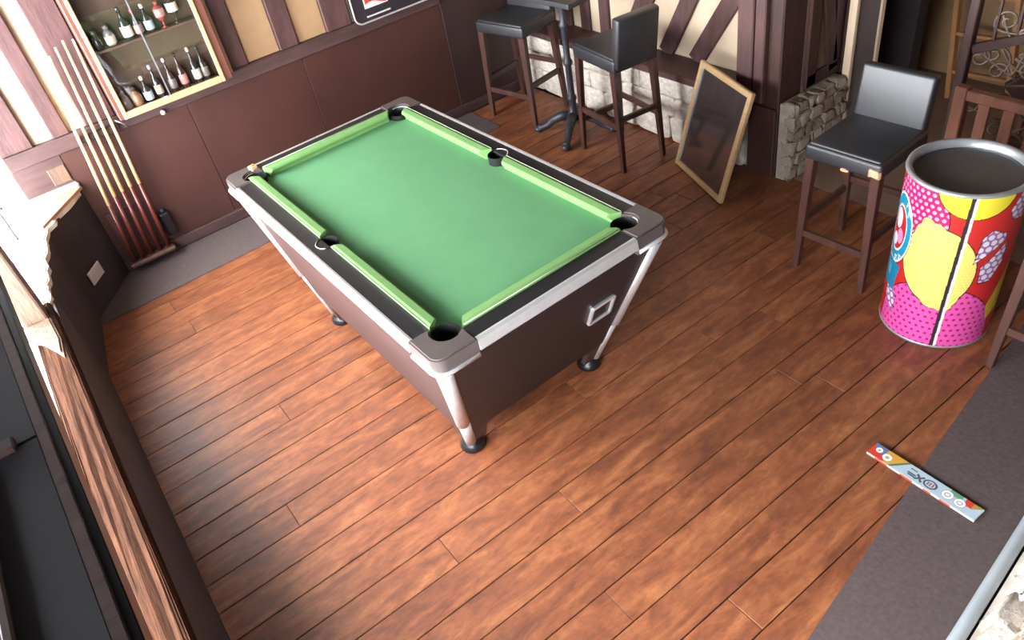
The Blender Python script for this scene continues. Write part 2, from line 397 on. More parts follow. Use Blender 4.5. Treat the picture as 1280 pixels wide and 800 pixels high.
# heavy old oak sill beam
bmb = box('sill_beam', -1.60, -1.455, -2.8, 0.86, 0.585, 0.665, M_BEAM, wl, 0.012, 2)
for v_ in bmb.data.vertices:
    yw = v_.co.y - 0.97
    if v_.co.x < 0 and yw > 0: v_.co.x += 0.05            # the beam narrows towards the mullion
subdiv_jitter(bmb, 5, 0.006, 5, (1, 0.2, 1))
# mullion post, tapering braces
box('mullion_post', -1.575, -1.475, 0.70, 0.84, 0.64, 2.27, M_POST, wl, 0.012, 2)
prism('mullion_foot', [(-1.470, 0.70), (-1.580, 0.70), (-1.575, 0.60), (-1.53, 0.52), (-1.475, 0.36), (-1.462, 0.50)], 0.655, 0.682, M_POST, wl, None, 0.008)
# far window: pane, frame, stay
w1 = thing('window_1', 'bright far window over the white stone sill', None); w1['kind'] = 'structure'
quadpanel('pane', [(-1.395, 2.08, 0.625), (-1.66, 0.86, 0.625), (-1.66, 0.86, 2.25), (-1.395, 2.08, 2.25)], 0.004, M_GLASS, w1)
bar('window_frame', (-1.66, 0.87, 0.60), (-1.66, 0.87, 2.26), 0.04, 0.05, M_WHITE, w1)
bar('window_frame', (-1.385, 2.085, 2.235), (-1.665, 0.84, 2.235), 0.05, 0.04, M_WHITE, w1, hint=(0, 0, 1))
tube('window_stay', [(-1.475, 1.62, 0.66), (-1.475, 1.62, 0.83), (-1.465, 1.60, 0.85), (-1.45, 1.60, 0.84)], 0.006, M_IRON, w1)
# near window: glass from the sill up, a deep dark transom shelf across it, glass above
w2 = thing('window_2', 'near window over the oak sill beam with a deep dark transom shelf', None); w2['kind'] = 'structure'
TX = -1.352
def tx(y_, o=0.0): return -1.352 - 0.027 * (y_ + 0.9) - o      # the shelf widens slightly towards the front wall
def tstrip(name, ya, yb, o0, o1, z0, z1, m): return prism(name, [(tx(ya, o0), ya), (tx(yb, o0), yb), (tx(yb, o1) if o1 else -1.66, yb), (tx(ya, o1) if o1 else -1.66, ya)], z0, z1, m, w2, None, 0.002)
tstrip('transom_edge', -2.86, 0.69, 0.0, 0.013, 1.56, 1.60, M_BLACK)
tstrip('transom_lipping', -2.86, 0.69, 0.0135, 0.032, 1.565, 1.602, M_RAIL)
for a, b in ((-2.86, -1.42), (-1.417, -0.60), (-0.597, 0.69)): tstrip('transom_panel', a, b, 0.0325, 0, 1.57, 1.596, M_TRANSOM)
box('panel_moulding', -1.60, TX - 0.05, -1.435, -1.402, 1.596, 1.610, M_DARKPANEL, w2, 0.003)
box('panel_moulding', TX - 0.12, TX - 0.105, -2.8, -1.46, 1.596, 1.606, M_DARKPANEL, w2, 0.003)
box('panel_moulding', TX - 0.13, TX - 0.11, -1.38, -0.62, 1.596, 1.606, M_DARKPANEL, w2, 0.003)
for yv in (-1.42, -0.35):
    box('stile', -1.715, -1.675, yv - 0.02, yv + 0.02, 0.60, 1.57, M_WHITE, w2, 0.004); box('stile', -1.715, -1.675, yv - 0.02, yv + 0.02, 1.597, 1.715, M_WHITE, w2, 0.004)
for a, b in ((-2.86, -1.44), (-1.40, -0.37), (-0.33, 0.76)):
    box('pane', -1.697, -1.693, a, b, 0.61, 1.57, M_GLASS, w2, 0); box('pane', -1.697, -1.693, a, b, 1.597, 1.715, M_GLASS, w2, 0)
# wall socket plate on the chamfered corner
dv = Vector((-0.28, -0.37, 0)).normalized()
ang = math.atan2(dv.y, dv.x)
sp = thing('wall_socket', 'small pale socket plate on the dark angled wall below the sill', 'socket', (-1.264, 1.850, 0.166), ang)
link('plate', boxm(0.135, 0.010, 0.082, 0.003), M_WHITE, sp, (0, 0.004, 0))
for s in (-0.03, 0.03): link('switch', boxm(0.02, 0.006, 0.03, 0.002), M_WHITE, sp, (s, 0.011, 0.026))

# ---- ceiling, far walls
ce = box('ceiling', -1.8, 4.6, -2.95, 2.3, 2.55, 2.65, M_CEIL, bev=0); tag(ce, 'ceiling', None, kind='structure')
# front wall behind the camera
o = box('wall_front', -1.8, 4.6, -3.05, -2.88, 0, 2.55, M_DARKWALL, bev=0); tag(o, 'front wall', None, kind='structure')
# passage end walls, leaving an unseen opening added to light the passage
for nm, a in (('wall_right', (-0.2, 2.3, 0, 2.55)), ('wall_right_low', (-2.5, -1.3, 0, 1.2)), ('wall_right_high', (-2.5, -1.3, 1.9, 2.55)), ('wall_right_side', (-2.95, -2.5, 0, 2.55)), ('wall_right_middle', (-1.3, -0.2, 0, 2.55))):
    o = box(nm, 4.5, 4.62, a[0], a[1], a[2], a[3], M_TANPL, bev=0); tag(o, 'far passage wall', None, kind='structure')

# ---- low white stone wall with timber framed wall above (right)
lw = box('wall_low', 2.10, 2.33, 0.0, 2.124, 0.0, 0.42, M_MORTAR, bev=0); tag(lw, 'low white stone wall with timber ledge', None, kind='structure')
sm = [stone_mesh(i, 0.10) for i in range(8)]
rs = random.Random(21)
z = 0.005
for hgt in (0.165, 0.125, 0.125):
    yv = 2.06
    while yv > 0.02:
        ln = rs.uniform(0.15, 0.34); ln = min(ln, yv - 0.0)
        if ln < 0.05: break
        o = link('stone', sm[rs.randrange(8)], M_WSTONE, lw, (2.092 - 2.215, yv - ln / 2 - 1.062, z + hgt / 2), None, (0.085 + rs.uniform(0, 0.012), ln * 0.985, hgt * 0.985))
        yv -= ln
    z += hgt
led = box('ledge_board', 2.03, 2.27, 0.0, 2.09, 0.42, 0.462, M_STUD, lw, 0.008); led.location = led.location - lw.location
wr = box('wall_timber', 2.27, 2.36, -0.03, 2.124, 0.42, 2.55, M_PLASTER, bev=0); tag(wr, 'timber framed wall with slanting beams and cream plaster', None, kind='structure')
def wrp(name, p, q, w, d=0.035):
    o = bar(name, p, q, d, w, M_STUD, wr, hint=(0, 0, 1) if abs(q[2] - p[2]) < 0.1 else (0, 1, 0)); 
    o.location = -Vector(wr.location); return o
for y0, z0, y1, z1, w in ((1.98, .46, 1.98, 2.3, .12), (1.75, .46, 1.75, 2.3, .08), (1.56, .46, 1.56, 2.3, .09), (1.36, .46, 1.36, 2.3, .09),
                          (1.14, .46, .45, 1.65, .13), (.80, .46, .20, 1.50, .11), (.55, .46, .05, 1.20, .11)):
    v = Vector((0, y1 - y0, z1 - z0)).normalized()
    o = bar('timber_brace', (2.262, y0, z0), (2.262, y1, z1), 0.035, w, M_STUD, wr, hint=(0, v.z, -v.y)); o.location = -Vector(wr.location)
# corner post
cp = thing('corner_post', 'dark timber corner post from floor up, beside the leaning mirror', 'post')
box('post', 2.085, 2.27, -0.20, -0.002, 0, 2.54, M_DSTUD, cp, 0.008)
box('facing_board', 2.045, 2.083, -0.12, -0.055, 0.44, 2.54, M_STUD, cp, 0.006)
box('facing_board', 2.045, 2.083, -0.045, 0.06, 0.465, 2.54, M_STUD, cp, 0.006)
box('plinth_block', 2.062, 2.083, -0.20, -0.02, 0, 0.415, M_DSTUD, cp, 0.006)
# passage wall: rough stone below, timber framing above
pw = box('wall_passage', 2.272, 2.56, -0.21, -0.08, 0.0, 2.55, mat('shaded_tan_plaster', (112, 88, 66), 0.9), bev=0); tag(pw, 'short wall of rough grey stone under dark timbers', None, kind='structure')  # plaster tone darkened to stand in for shade in the passage recess
bmst = [stone_mesh(40 + i, 0.26) for i in range(8)]
mb = box('mortar', 2.085, 2.545, -0.268, -0.2105, 0.001, 0.452, M_MORTAR, pw, 0.004); mb.location = mb.location - pw.location
z = 0.004
for r_ in range(6):
    hgt = (0.09, 0.065, 0.085, 0.07, 0.08, 0.062)[r_]; xx = 2.085 - 0.03 * (r_ % 2) * 0
    while xx < 2.53:
        ln = rs.uniform(0.05, 0.11); ln = min(ln, 2.545 - xx)
        if ln < 0.02: break
        link('stone', bmst[rs.randrange(8)], M_BSTONE, pw, (xx + ln / 2 - 2.416, -0.268 + rs.uniform(-.008, .006) + 0.145, z + hgt / 2), None, (ln * 0.98, 0.075, hgt * 0.98))
        xx += ln
    z += hgt
for p, q, w in (((2.31, -.215, .47), (2.31, -.215, 2.5), .08), ((2.36, -.215, 1.15), (2.50, -.215, .50), .08), ((2.275, -.215, .50), (2.555, -.215, .50), .07), ((2.52, -.215, .54), (2.52, -.215, 2.5), .06)):
    v = (Vector(q) - Vector(p)).normalized()
    o = bar('timber', p, q, w, 0.03, M_DSTUD, pw, hint=(0, 1, 0)); o.location = -Vector(pw.location)

# door lining and grey door beyond
d1 = thing('door_1', 'grey door in a pale softwood frame', None); d1['kind'] = 'structure'
box('door_post', 2.545, 2.572, -0.30, -0.255, 0.0, 2.4, M_SOFTW, d1, 0.003)
box('door_edge', 2.573, 2.588, -0.285, -0.10, 0.0, 2.4, M_DSTUD, d1, 0.003)
box('door_leaf', 2.589, 2.80, -0.275, -0.235, 0.0, 2.35, M_GREYDOOR, d1, 0.003)
box('door_post', 2.802, 2.835, -0.285, -0.225, 0.0, 2.4, M_SOFTW, d1, 0.003)
wd = box('wall_doorway', 3.02, 3.34, 0.15, 0.25, 0, 2.55, M_DARKPANEL, bev=0); tag(wd, 'dark doorway', None, kind='structure')
box('wall_doorway_post', 3.24, 3.34, -0.25, 0.149, 0, 2.5, M_DARKWALL, bev=0.004)['kind'] = 'structure'
we = box('wall_end', 3.75, 3.85, -2.2, 1.0, 0, 2.55, M_TANPL, bev=0); tag(we, 'tan rough wall at the end of the passage', None, kind='structure')

# ---- rough stone footing and pipe at the lower right
fo = thing('stone_footing', 'rough whitewashed stone footing beyond the grey pipe, lower right corner', 'stone footing')
rs = random.Random(5)
k = 0
fm = [stone_mesh(70 + i, 0.22) for i in range(7)]; fw_ = [stone_mesh(90 + i, 0.22) for i in range(7)]
for rowi, (yo, zz, sc) in enumerate(((0.0, 0.02, 0.09), (-0.085, 0.055, 0.11), (-0.19, 0.08, 0.13))):
    xx = 0.0
    while xx < 2.3:
        ln = rs.uniform(0.08, 0.17)
        cx_ = xx + ln / 2
        yb = -2.398 + (cx_ - 0.31) * 0.115
        o = link('stone', (fm if rowi else fw_)[rs.randrange(7)], M_FSTONE if rowi else M_WHITEWASH, fo, (cx_, yb + yo, zz), (rs.uniform(-.25, .25) + 0.35, rs.uniform(-.15, .15), rs.uniform(-.2, .2)), (ln * 1.12, sc * 1.2, 0.10))
        xx += ln
prism('mortar_bed', [(-0.3, -2.40), (0.31, -2.328), (2.2, -2.098), (2.2, -2.75), (-0.3, -2.75)], -0.011, 0.022, M_WHITEWASH, fo)
pp = tube('floor_pipe', [(-0.3, -2.37 + 0.0, 0.026), (0.31, -2.30, 0.026), (0.86, -2.232, 0.026), (2.2, -2.07, 0.026)], 0.021, M_GREYPIPE, None, 14)
tag(pp, 'grey pipe lying along the edge of the dark carpet', 'pipe')

# ================================================================== POOL TABLE
PT = thing('pool_table', 'black and brown pub pool table with green cloth and chrome trims', 'pool table', (0, 0, 0), 0.0185)
HX, HY, ZT = 0.522, 0.942, 0.826
ZC = 0.745
def cornerpt(sx, sy, z, off=0.0):
    t = (ZC - z) / (ZC - 0.05)
    return Vector((sx * (0.497 - t * 0.135 + off), sy * (0.915 - t * 0.275 + off), z))
ZB = 0.17
def lerp(a, b, t): return a + (b - a) * t
# side and end panels
for s in (-1, 1):
    a0, a1 = cornerpt(s, -1, ZC), cornerpt(s, 1, ZC); b0, b1 = cornerpt(s, -1, ZB), cornerpt(s, 1, ZB)
    if s < 0: quadpanel('side_panel', [a0, a1, b1, b0], 0.02, M_TBROWN, PT)
    else: quadpanel('side_panel', [a1, a0, b0, b1], 0.02, M_TBROWN, PT)
    a0, a1 = cornerpt(-1, s, ZC), cornerpt(1, s, ZC); b0, b1 = cornerpt(-1, s, ZB), cornerpt(1, s, ZB)
    pts = [a1, a0, b0, b1] if s < 0 else [a0, a1, b1, b0]
    quadpanel('end_panel', pts, 0.02, M_TRAIL if s < 0 else M_TBROWN, PT)
# legs continue the corners, each with a strip and a foot
for sx in (-1, 1):
    for sy in (-1, 1):
        zt, zb = 0.30, 0.055
        c0, c1 = cornerpt(sx, sy, zt, -0.004), cornerpt(sx, sy, zb, -0.004)
        wx0, wx1, wy0, wy1 = 0.16, 0.085, 0.22, 0.10
        ch = 0.10
        # L-shaped leg: two boards meeting at the corner
        cT, cM, cB = c0, cornerpt(sx, sy, ZB, -0.004), c1
        v = []
        prof = [(c0, wx0, wy0), (cM, wx0, wy0), (cornerpt(sx, sy, ZB - 0.03, -0.004), 0.10, 0.115), (c1, wx1, wy1)]
        th = 0.025
        for c, wx, wy in prof:
            v += [(c.x, c.y, c.z), (c.x - sx * wx, c.y, c.z), (c.x - sx * wx, c.y - sy * th, c.z), (c.x - sx * th, c.y - sy * th, c.z), (c.x - sx * th, c.y - sy * wy, c.z), (c.x, c.y - sy * wy, c.z)]
        f = []
        for i in range(len(prof) - 1):
            for k in range(6): f.append((i * 6 + k, i * 6 + (k + 1) % 6, (i + 1) * 6 + (k + 1) % 6, (i + 1) * 6 + k))
        f += [(0, 1, 2, 3), (0, 3, 4, 5), tuple(18 + i for i in (3, 2, 1, 0)), tuple(18 + i for i in (5, 4, 3, 0))]
        lg = link('leg', fix(pydata('leg', v, f)), M_TBROWN, PT)
        # chrome strips
        tube('corner_strip', [cornerpt(sx, sy, ZC - 0.004, -0.012), cornerpt(sx, sy, 0.285, -0.012)], [0.029, 0.027], M_CHROME, PT, 16)
        tube('leg_strip', [cornerpt(sx, sy, 0.283, -0.018), cornerpt(sx, sy, 0.058, -0.018)], [0.026, 0.023], M_CHROME, lg, 16)
        fp = cornerpt(sx, sy, 0.03, -0.03)
        lathe('foot', [(0.050, 0.0), (0.054, 0.006), (0.054, 0.020), (0.044, 0.034), (0.030, 0.048), (0.026, 0.060)], M_BLACK, lg, (fp.x, fp.y, 0.0), 24)
# frame skirt under the rails
for s in (-1, 1):
    box('skirt', s * 0.470, s * 0.500, -0.905, 0.905, ZC - 0.004, 0.79, M_TRAIL, PT, 0.002)
    box('skirt', -0.469, 0.469, s * 0.89, s * 0.918, ZC - 0.004, 0.79, M_TRAIL, PT, 0.002)
# rails, trims
CR = 0.165
def trim(p, q, out):
    """aluminium edge: narrow top, face leaning outwards and down"""
    p = Vector((*p, 0)); q = Vector((*q, 0)); n = Vector((*out, 0))
    prof = [(-0.010, 0.785), (-0.018, 0.824), (-0.008, 0.826), (0.002, 0.820), (0.007, 0.784), (0.004, 0.778), (-0.006, 0.778)]
    k = len(prof); v = [e + n * d + Vector((0, 0, z_)) for e in (p, q) for d, z_ in prof]
    f = [(i, (i + 1) % k, k + (i + 1) % k, k + i) for i in range(k)] + [tuple(range(k)), tuple(reversed(range(k, 2 * k)))]
    return link('trim', fix(pydata('trim', v, f)), M_CHROME, PT)
for s in (-1, 1):
    box('rail', s * 0.437, s * 0.510, -HY + CR, HY - CR, 0.785, 0.822, M_TRAIL, PT, 0.002)
    trim((s * HX, -HY + CR + .002), (s * HX, HY - CR - .002), (s, 0))
    box('rail', -HX + CR, HX - CR, s * 0.853, s * 0.930, 0.785, 0.822, M_TRAIL, PT, 0.002)
    trim((-HX + CR + .002, s * HY), (HX - CR - .002, s * HY), (0, s))
# corner castings with pocket mouths
def casting(sx, sy):
    r = 0.045; pts = []
    pts += [(CR, 0.0)]
    for i in range(9):
        a = math.pi / 2 * i / 8
        pts.append((r - r * math.sin(a), r - r * math.cos(a)))
    pts += [(0.0, CR), (0.088, CR)]
    cx_, cy_, pr = 0.118, 0.118, 0.052
    for i in range(13):
        a = math.radians(160 + (290 - 160) * i / 12)
        pts.append((cx_ + pr * math.cos(a), cy_ + pr * math.sin(a)))
    pts += [(CR, 0.088)]
    P = [(sx * (HX - u), sy * (HY - v_)) for u, v_ in pts]
    c = prism('corner_casting', P, 0.752, 0.829, M_CAST, PT, None, 0.006)
    # bright lower edge of the casting
    rim = []
    for i in range(11):
        a = math.pi / 2 * i / 10
        rim.append((sx * (HX + 0.001 - r + r * math.sin(a)), sy * (HY + 0.001 - r + r * math.cos(a)), 0.765))
    rim = [(sx * (HX - CR + .004), sy * (HY + 0.001), 0.765)] + rim + [(sx * (HX + 0.001), sy * (HY - CR + .004), 0.765)]
    tube('casting_rim', rim, 0.009, M_CHROME, c, 6)
    px, py = sx * (HX - cx_), sy * (HY - cy_)
    lathe('pocket', [(0.052, 0.812), (0.050, 0.80), (0.047, 0.74), (0.034, 0.70), (0.006, 0.695), (0.004, 0.70), (0.030, 0.705), (0.044, 0.745), (0.0475, 0.80), (0.0495, 0.812)], M_RUBBER, PT, (px, py, 0), 24, cap=False)
    # white liner arc of the mouth
    a0 = math.atan2(sy, sx)
    tube('pocket_lip', [(px + 0.0515 * math.cos(a0 + t), py + 0.0515 * math.sin(a0 + t), 0.815) for t in np.linspace(-0.9, 0.9, 12)], 0.0018, M_CHROME, c, 6)
for sx in (-1, 1):
    for sy in (-1, 1): casting(sx, sy)
for s in (-1, 1):
    o = lathe('pocket', [(0.046, 0.824), (0.045, 0.80), (0.043, 0.74), (0.03, 0.71), (0.006, 0.705), (0.004, 0.71), (0.027, 0.715), (0.040, 0.745), (0.0425, 0.80), (0.0435, 0.824)], M_RUBBER, PT, (s * 0.432, 0.025 * 0, 0), 24, cap=False)
    a0 = 0 if s > 0 else math.pi
    tube('pocket_lip', [(0.0455 * math.cos(a0 + t), 0.0455 * math.sin(a0 + t), 0.8245) for t in np.linspace(-1.0, 1.0, 12)], 0.0016, M_CHROME, o, 6)
# cloth bed with pocket cut-outs
bed = []
def arc(cx_, cy_, r, a0, a1, n=10): return [(cx_ + r * math.cos(math.radians(a0 + (a1 - a0) * i / n)), cy_ + r * math.sin(math.radians(a0 + (a1 - a0) * i / n))) for i in range(n + 1)]
gx, gy = 0.437, 0.853
cxp, cyp = HX - 0.118, HY - 0.118
bed += arc(cxp, cyp, 0.05, 330, 120 + 0, 10)[::-1] if False else []
bed = [(gx, -gy + 0.10)] + [(gx, -0.046)] + arc(0.432, 0, 0.046, -84, -276, 12) + [(gx, 0.046), (gx, gy - 0.10)] + arc(cxp, cyp, 0.051, 310, 140, 12)
bed += [(gx - 0.10, gy), (-gx + 0.10, gy)] + arc(-cxp, cyp, 0.051, 40, -130, 12) + [(-gx, gy - 0.10), (-gx, 0.046)] + arc(-0.432, 0, 0.046, 96, -96, 12)
bed += [(-gx, -0.046), (-gx, -gy + 0.10)] + arc(-cxp, -cyp, 0.051, 130, -40, 12) + [(-gx + 0.10, -gy), (gx - 0.10, -gy)] + arc(cxp, -cyp, 0.051, 220, 50, 12)
prism('cloth_bed', bed, 0.768, 0.786, M_CLOTH, PT)
# cushions
def cushion(p0, p1, inward, name='cushion'):
    """outer edge p0-p1, nose towards 'inward'; ends cut back at the pockets"""
    p0 = Vector((*p0, 0)); p1 = Vector((*p1, 0)); n = Vector((*inward, 0)); t = (p1 - p0).normalized()
    w, cut = 0.046, 0.030
    prof = [(0.0, 0.786, 0), (0.0, 0.831, 0), (0.012, 0.834, .2), (w * 0.85, 0.831, .85), (w, 0.826, 1), (w, 0.818, 1), (w - 0.014, 0.800, .7), (w - 0.018, 0.786, .6)]
    v = []; f = []
    for e, s in ((p0, 1), (p1, -1)):
        for d, z_, k in prof: v.append(e + n * d + t * (s * cut * k) + Vector((0, 0, z_)))
    m_ = len(prof)
    for i in range(m_): f.append((i, (i + 1) % m_, m_ + (i + 1) % m_, m_ + i))
    f += [tuple(range(m_)), tuple(reversed(range(m_, 2 * m_)))]
    me = fix(pydata(name, v, f)); o = link(name, me, M_CUSH, PT)
    a = p0 + Vector((0, 0, 0.832)) - n * 0.002 + t * 0.004; b = p1 + Vector((0, 0, 0.832)) - n * 0.002 - t * 0.004
    tube('cushion_edge_glint', [a, b], 0.0013, mat('painted_glint', (206, 222, 196), 0.7), o, 6)  # pale strip painted in for the bright glint along the cushion edge
for s in (-1, 1):
    cushion((s * 0.437, -0.778), (s * 0.437, -0.052), (-s, 0))
    cushion((s * 0.437, 0.052), (s * 0.437, 0.815 if s < 0 else 0.80), (-s, 0))
    cushion((-0.352, s * 0.853), (0.358, s * 0.853), (0, -s))
# ball-return window in the near end
def endpt(x, z, off=0.0):
    t = (ZC - z) / (ZC - 0.05); return Vector((x, -(0.915 - t * 0.275) - off, z))
rw = quadpanel('return_window', [endpt(0.205, 0.445, .004), endpt(0.305, 0.445, .004), endpt(0.305, 0.535, .004), endpt(0.205, 0.535, .004)], 0.003, M_BLACK, PT)
for a, b in (((0.2, 0.44), (0.31, 0.44)), ((0.31, 0.44), (0.31, 0.54)), ((0.31, 0.54), (0.2, 0.54)), ((0.2, 0.54), (0.2, 0.44))):
    bar('window_bezel', endpt(*a, .006), endpt(*b, .006), 0.012, 0.016, M_CHROME, rw, hint=(0, 1, 0))
# chalk on the far corner of the rail
ck = thing('chalk_cube', 'small cream and orange chalk block on the far left rail corner', 'chalk', (-0.40, 0.885, 0.822), 0.3)
link('block', boxm(0.034, 0.034, 0.022, 0.003), M_GOLD, ck)
lathe('dimple', [(0.011, 0.0), (0.011, 0.001), (0.006, 0.0015)], mat('chalk_orange', (226, 140, 60), 0.9), ck, (0, 0, 0.0215), 14)

# ================================================================== BAR STOOLS
def make_stool(name, label, bare=False):
    """faces local -x; seat 0.36 square, seat top at 0.665"""
    t = thing(name, label, 'bar stool', group='bar stools')
    zs = 0.665
    se = link('seat', boxm(0.37, 0.355, 0.075, 0.016, 3), M_LEATHER, t, (0, 0, zs - 0.075), smooth=True)
    # slightly crowned cushion on top
    link('seat_pad', boxm(0.345, 0.33, 0.02, 0.009, 2), M_LEATHER, se, (0, 0, 0.063), smooth=True)
    # reclined upholstered backrest
    bk = boxm(0.055, 0.325, 0.285, 0.016, 3)
    link('backrest', bk, M_LEATHER, t, (0.168, 0, zs - 0.055), (0, 0.13, 0), smooth=True)
    for sx in (-1, 1):
        for sy in (-1, 1):
            top = (sx * 0.158, sy * 0.152, zs - 0.07)
            sp_ = 0.20 if sx > 0 else 0.178
            bot = (sx * sp_, sy * 0.170, 0.0)
            bar('leg', top, bot, 0.042, 0.042, M_STOOLW, t, 0.028, 0.028)
    bar('stretcher', (-0.172, -0.160, 0.20), (-0.172, 0.160, 0.20), 0.020, 0.034, M_STOOLW, t, hint=(0, 0, 1))
    bar('stretcher', (0.185, -0.160, 0.32), (0.185, 0.160, 0.32), 0.020, 0.030, M_STOOLW, t, hint=(0, 0, 1))
    for sy in (-1, 1): bar('stretcher', (-0.168, sy * 0.162, 0.27), (0.185, sy * 0.162, 0.27), 0.020, 0.034, M_STOOLW, t, hint=(0, 0, 1))
    return t
s3 = make_stool('bar_stool', 'black leather bar stool with a torn seat corner, beside the printed drum')
s3.location = (1.69, -0.965, 0); s3.rotation_euler = (0, 0, math.radians(3))
S = {}
for lab, loc, rz, sc_ in (('black leather bar stool left of the pedestal table, next to the dark wall panel', (1.775, 1.715, 0), math.radians(11), (0.92, 1.22, 1.04)),
                     ('black leather bar stool with its back to us, right of the pedestal table', (1.775, 0.735, 0), math.radians(-97), (1.16, 0.88, 1.045)),
                     ('bar stool cut off by the right picture edge, in front of the printed drum', (1.625, -1.945, 0.006), math.radians(0), (1, 1, 1))):
    c = copy_tree(s3); c['label'] = lab; c.location = loc; c.rotation_euler = (0, 0, rz); c.scale = sc_
# torn corner and foam of the near stool
seat3 = [o for o in s3.children if o.name.startswith('seat')][0]
for i, (px, py, pz, sx_, sy_, sz_) in enumerate(((-0.178, -0.150, 0.030, 0.026, 0.05, 0.034), (-0.184, -0.02, 0.006, 0.01, 0.03, 0.014))):
    link('torn_patch', stone_mesh(300 + i, 0.25), M_FOAM, seat3, (px, py, pz), None, (sx_, sy_, sz_))

# ================================================================== PEDESTAL TABLE
bt = thing('pedestal_table', 'tall black pedestal table with ornate cast iron base between two stools', 'table', (1.775, 1.19, 0), math.radians(4))
link('table_top', boxm(0.46, 0.50, 0.032, 0.006, 2), M_LEATHER, bt, (0.06, 0, 0.905))
lathe('column', [(0.05, 0.10), (0.05, 0.13), (0.028, 0.16), (0.024, 0.22), (0.032, 0.235), (0.032, 0.25), (0.022, 0.27), (0.021, 0.46), (0.031, 0.475), (0.031, 0.49), (0.021, 0.51), (0.020, 0.70), (0.030, 0.715), (0.030, 0.73), (0.020, 0.75), (0.022, 0.88), (0.06, 0.90), (0.06, 0.905)], M_IRON, bt, None, 18)
for k in range(4):
    a = math.radians(122 + 90 * k); c_, s_ = math.cos(a), math.sin(a)
    pts = []; rr = []
    for r_, z_, w_ in ((0.03, 0.12, .030), (0.09, 0.115, .028), (0.15, 0.085, .024), (0.19, 0.05, .020), (0.225, 0.034, .018), (0.245, 0.030, .024), (0.26, 0.026, .020)):
        pts.append((r_ * c_, r_ * s_, z_)); rr.append(w_ * 1.15)
    ft_ = tube('base_foot', pts, rr, M_IRON, bt, 10)
    sph = lathe('toe', [(0.004, 0.0), (0.026, 0.006), (0.034, 0.02), (0.026, 0.036), (0.006, 0.044)], M_IRON, ft_, (0.26 * c_, 0.26 * s_, 0.0), 12)

# ================================================================== LEANING MIRROR
BL = Vector((1.884, 0.346, 0.0)); d_ = Vector((-0.184, -0.516, 0)); TLp = Vector((2.05, 0.287, 0.600))
ux = d_.normalized(); uz = (TLp - BL); hgt = uz.length; uz.normalize(); uy = ux.cross(uz) * -1
wid = d_.length
mr_ = thing('framed_mirror', 'pale wood framed mirror leaning against the low stone wall', 'mirror')
MM = Matrix((ux, uz.cross(ux), uz)).transposed().to_4x4(); MM.translation = BL + Vector((-0.012, 0.004, 0.004)); mr_.matrix_world = MM
# local: x across, y = depth, z up the mirror
nrm = uz.cross(ux)
sgn = 1 if nrm.dot(Vector((-1, -1, 0.5))) > 0 else -1
fw = 0.034
box('glass', fw - .004, wid - fw + .004, -0.004, 0.004, fw - .004, hgt - fw + .004, M_MIRROR, mr_, 0)
for a in ((0, fw, 0, hgt, M_PINE), (wid - fw, wid, 0, hgt, M_PINE), (fw, wid - fw, 0, fw, M_PINE), (fw, wid - fw, hgt - fw, hgt, M_PINE)):
    box('frame_bar', a[0], a[1], -0.014, 0.014, a[2], a[3], a[4], mr_, 0.005)
box('silver_slip', fw - .006, fw + .014, sgn * 0.004, sgn * 0.009, fw, hgt - fw, M_SILVER, mr_, 0.001)

# ================================================================== PRINTED DRUM
DR = thing('printed_drum', 'round drum cooler printed with lemon, pink and purple fruit on red', 'drum', (1.585, -1.455, 0), 0.0)
R_, HT = 0.213, 0.745
NA, NV = 640, 300
th0 = math.atan2(-2.629 + 1.455, -1.1304 - 1.585)      # towards the room corner it is seen from
phi = np.linspace(-math.pi, math.pi, NA, endpoint=False)
zz = np.linspace(0.012, HT - 0.012, NV)
PH, ZZ = np.meshgrid(phi, zz)
def rgb(*c): return np.array([*srgb(c), 1.0])
img = np.zeros((NV, NA, 4)); img[:] = rgb(206, 44, 40)
U = PH * R_                                            # arc length, positive to the viewer's right
def paint(mask, c): img[mask] = c
INK = rgb(40, 24, 36)
def ell(u0, z0, a, b, rot=0.0):
    x = U - u0; y_ = ZZ - z0; c, s = math.cos(rot), math.sin(rot)
    X = c * x + s * y_; Y = -s * x + c * y_
    return np.sqrt((X / a) ** 2 + (Y / b) ** 2)
def poly(pts):
    ins = np.zeros(U.shape, bool); n = len(pts)
    for i in range(n):
        (x0, y0), (x1, y1) = pts[i], pts[(i + 1) % n]
        if y0 == y1: continue
        c = ((y0 > ZZ) != (y1 > ZZ)) & (U < (x1 - x0) * (ZZ - y0) / (y1 - y0) + x0); ins ^= c
    return ins
def dots(p, r, sq=1.0):
    a = U / p; b = ZZ / (p * sq); rowi = np.floor(b); a = a + 0.5 * (rowi % 2)
    return np.hypot((a - np.floor(a) - .5), (b - np.floor(b) - .5) * sq) * p < r
# crimson dotted disc (upper left)
for side in (0,):
    e = ell(-0.165, 0.600, 0.145, 0.155); paint(e < 1.03, INK); paint(e < 1, rgb(214, 22, 96)); paint((e < 1) & dots(0.026, 0.0078, .9), rgb(250, 170, 205))
# yellow half disc (top)
e = ell(0.055, 0.755, 0.135, 0.115); paint(e < 1.03, INK); paint(e < 1, rgb(240, 222, 60))
# pink dotted disc (bottom)
e = ell(-0.005, 0.045, 0.245, 0.275); paint(e < 1.015, INK); paint(e < 1, rgb(236, 92, 176)); paint((e < 1) & dots(0.026, 0.0062, 1.1), rgb(176, 28, 104))
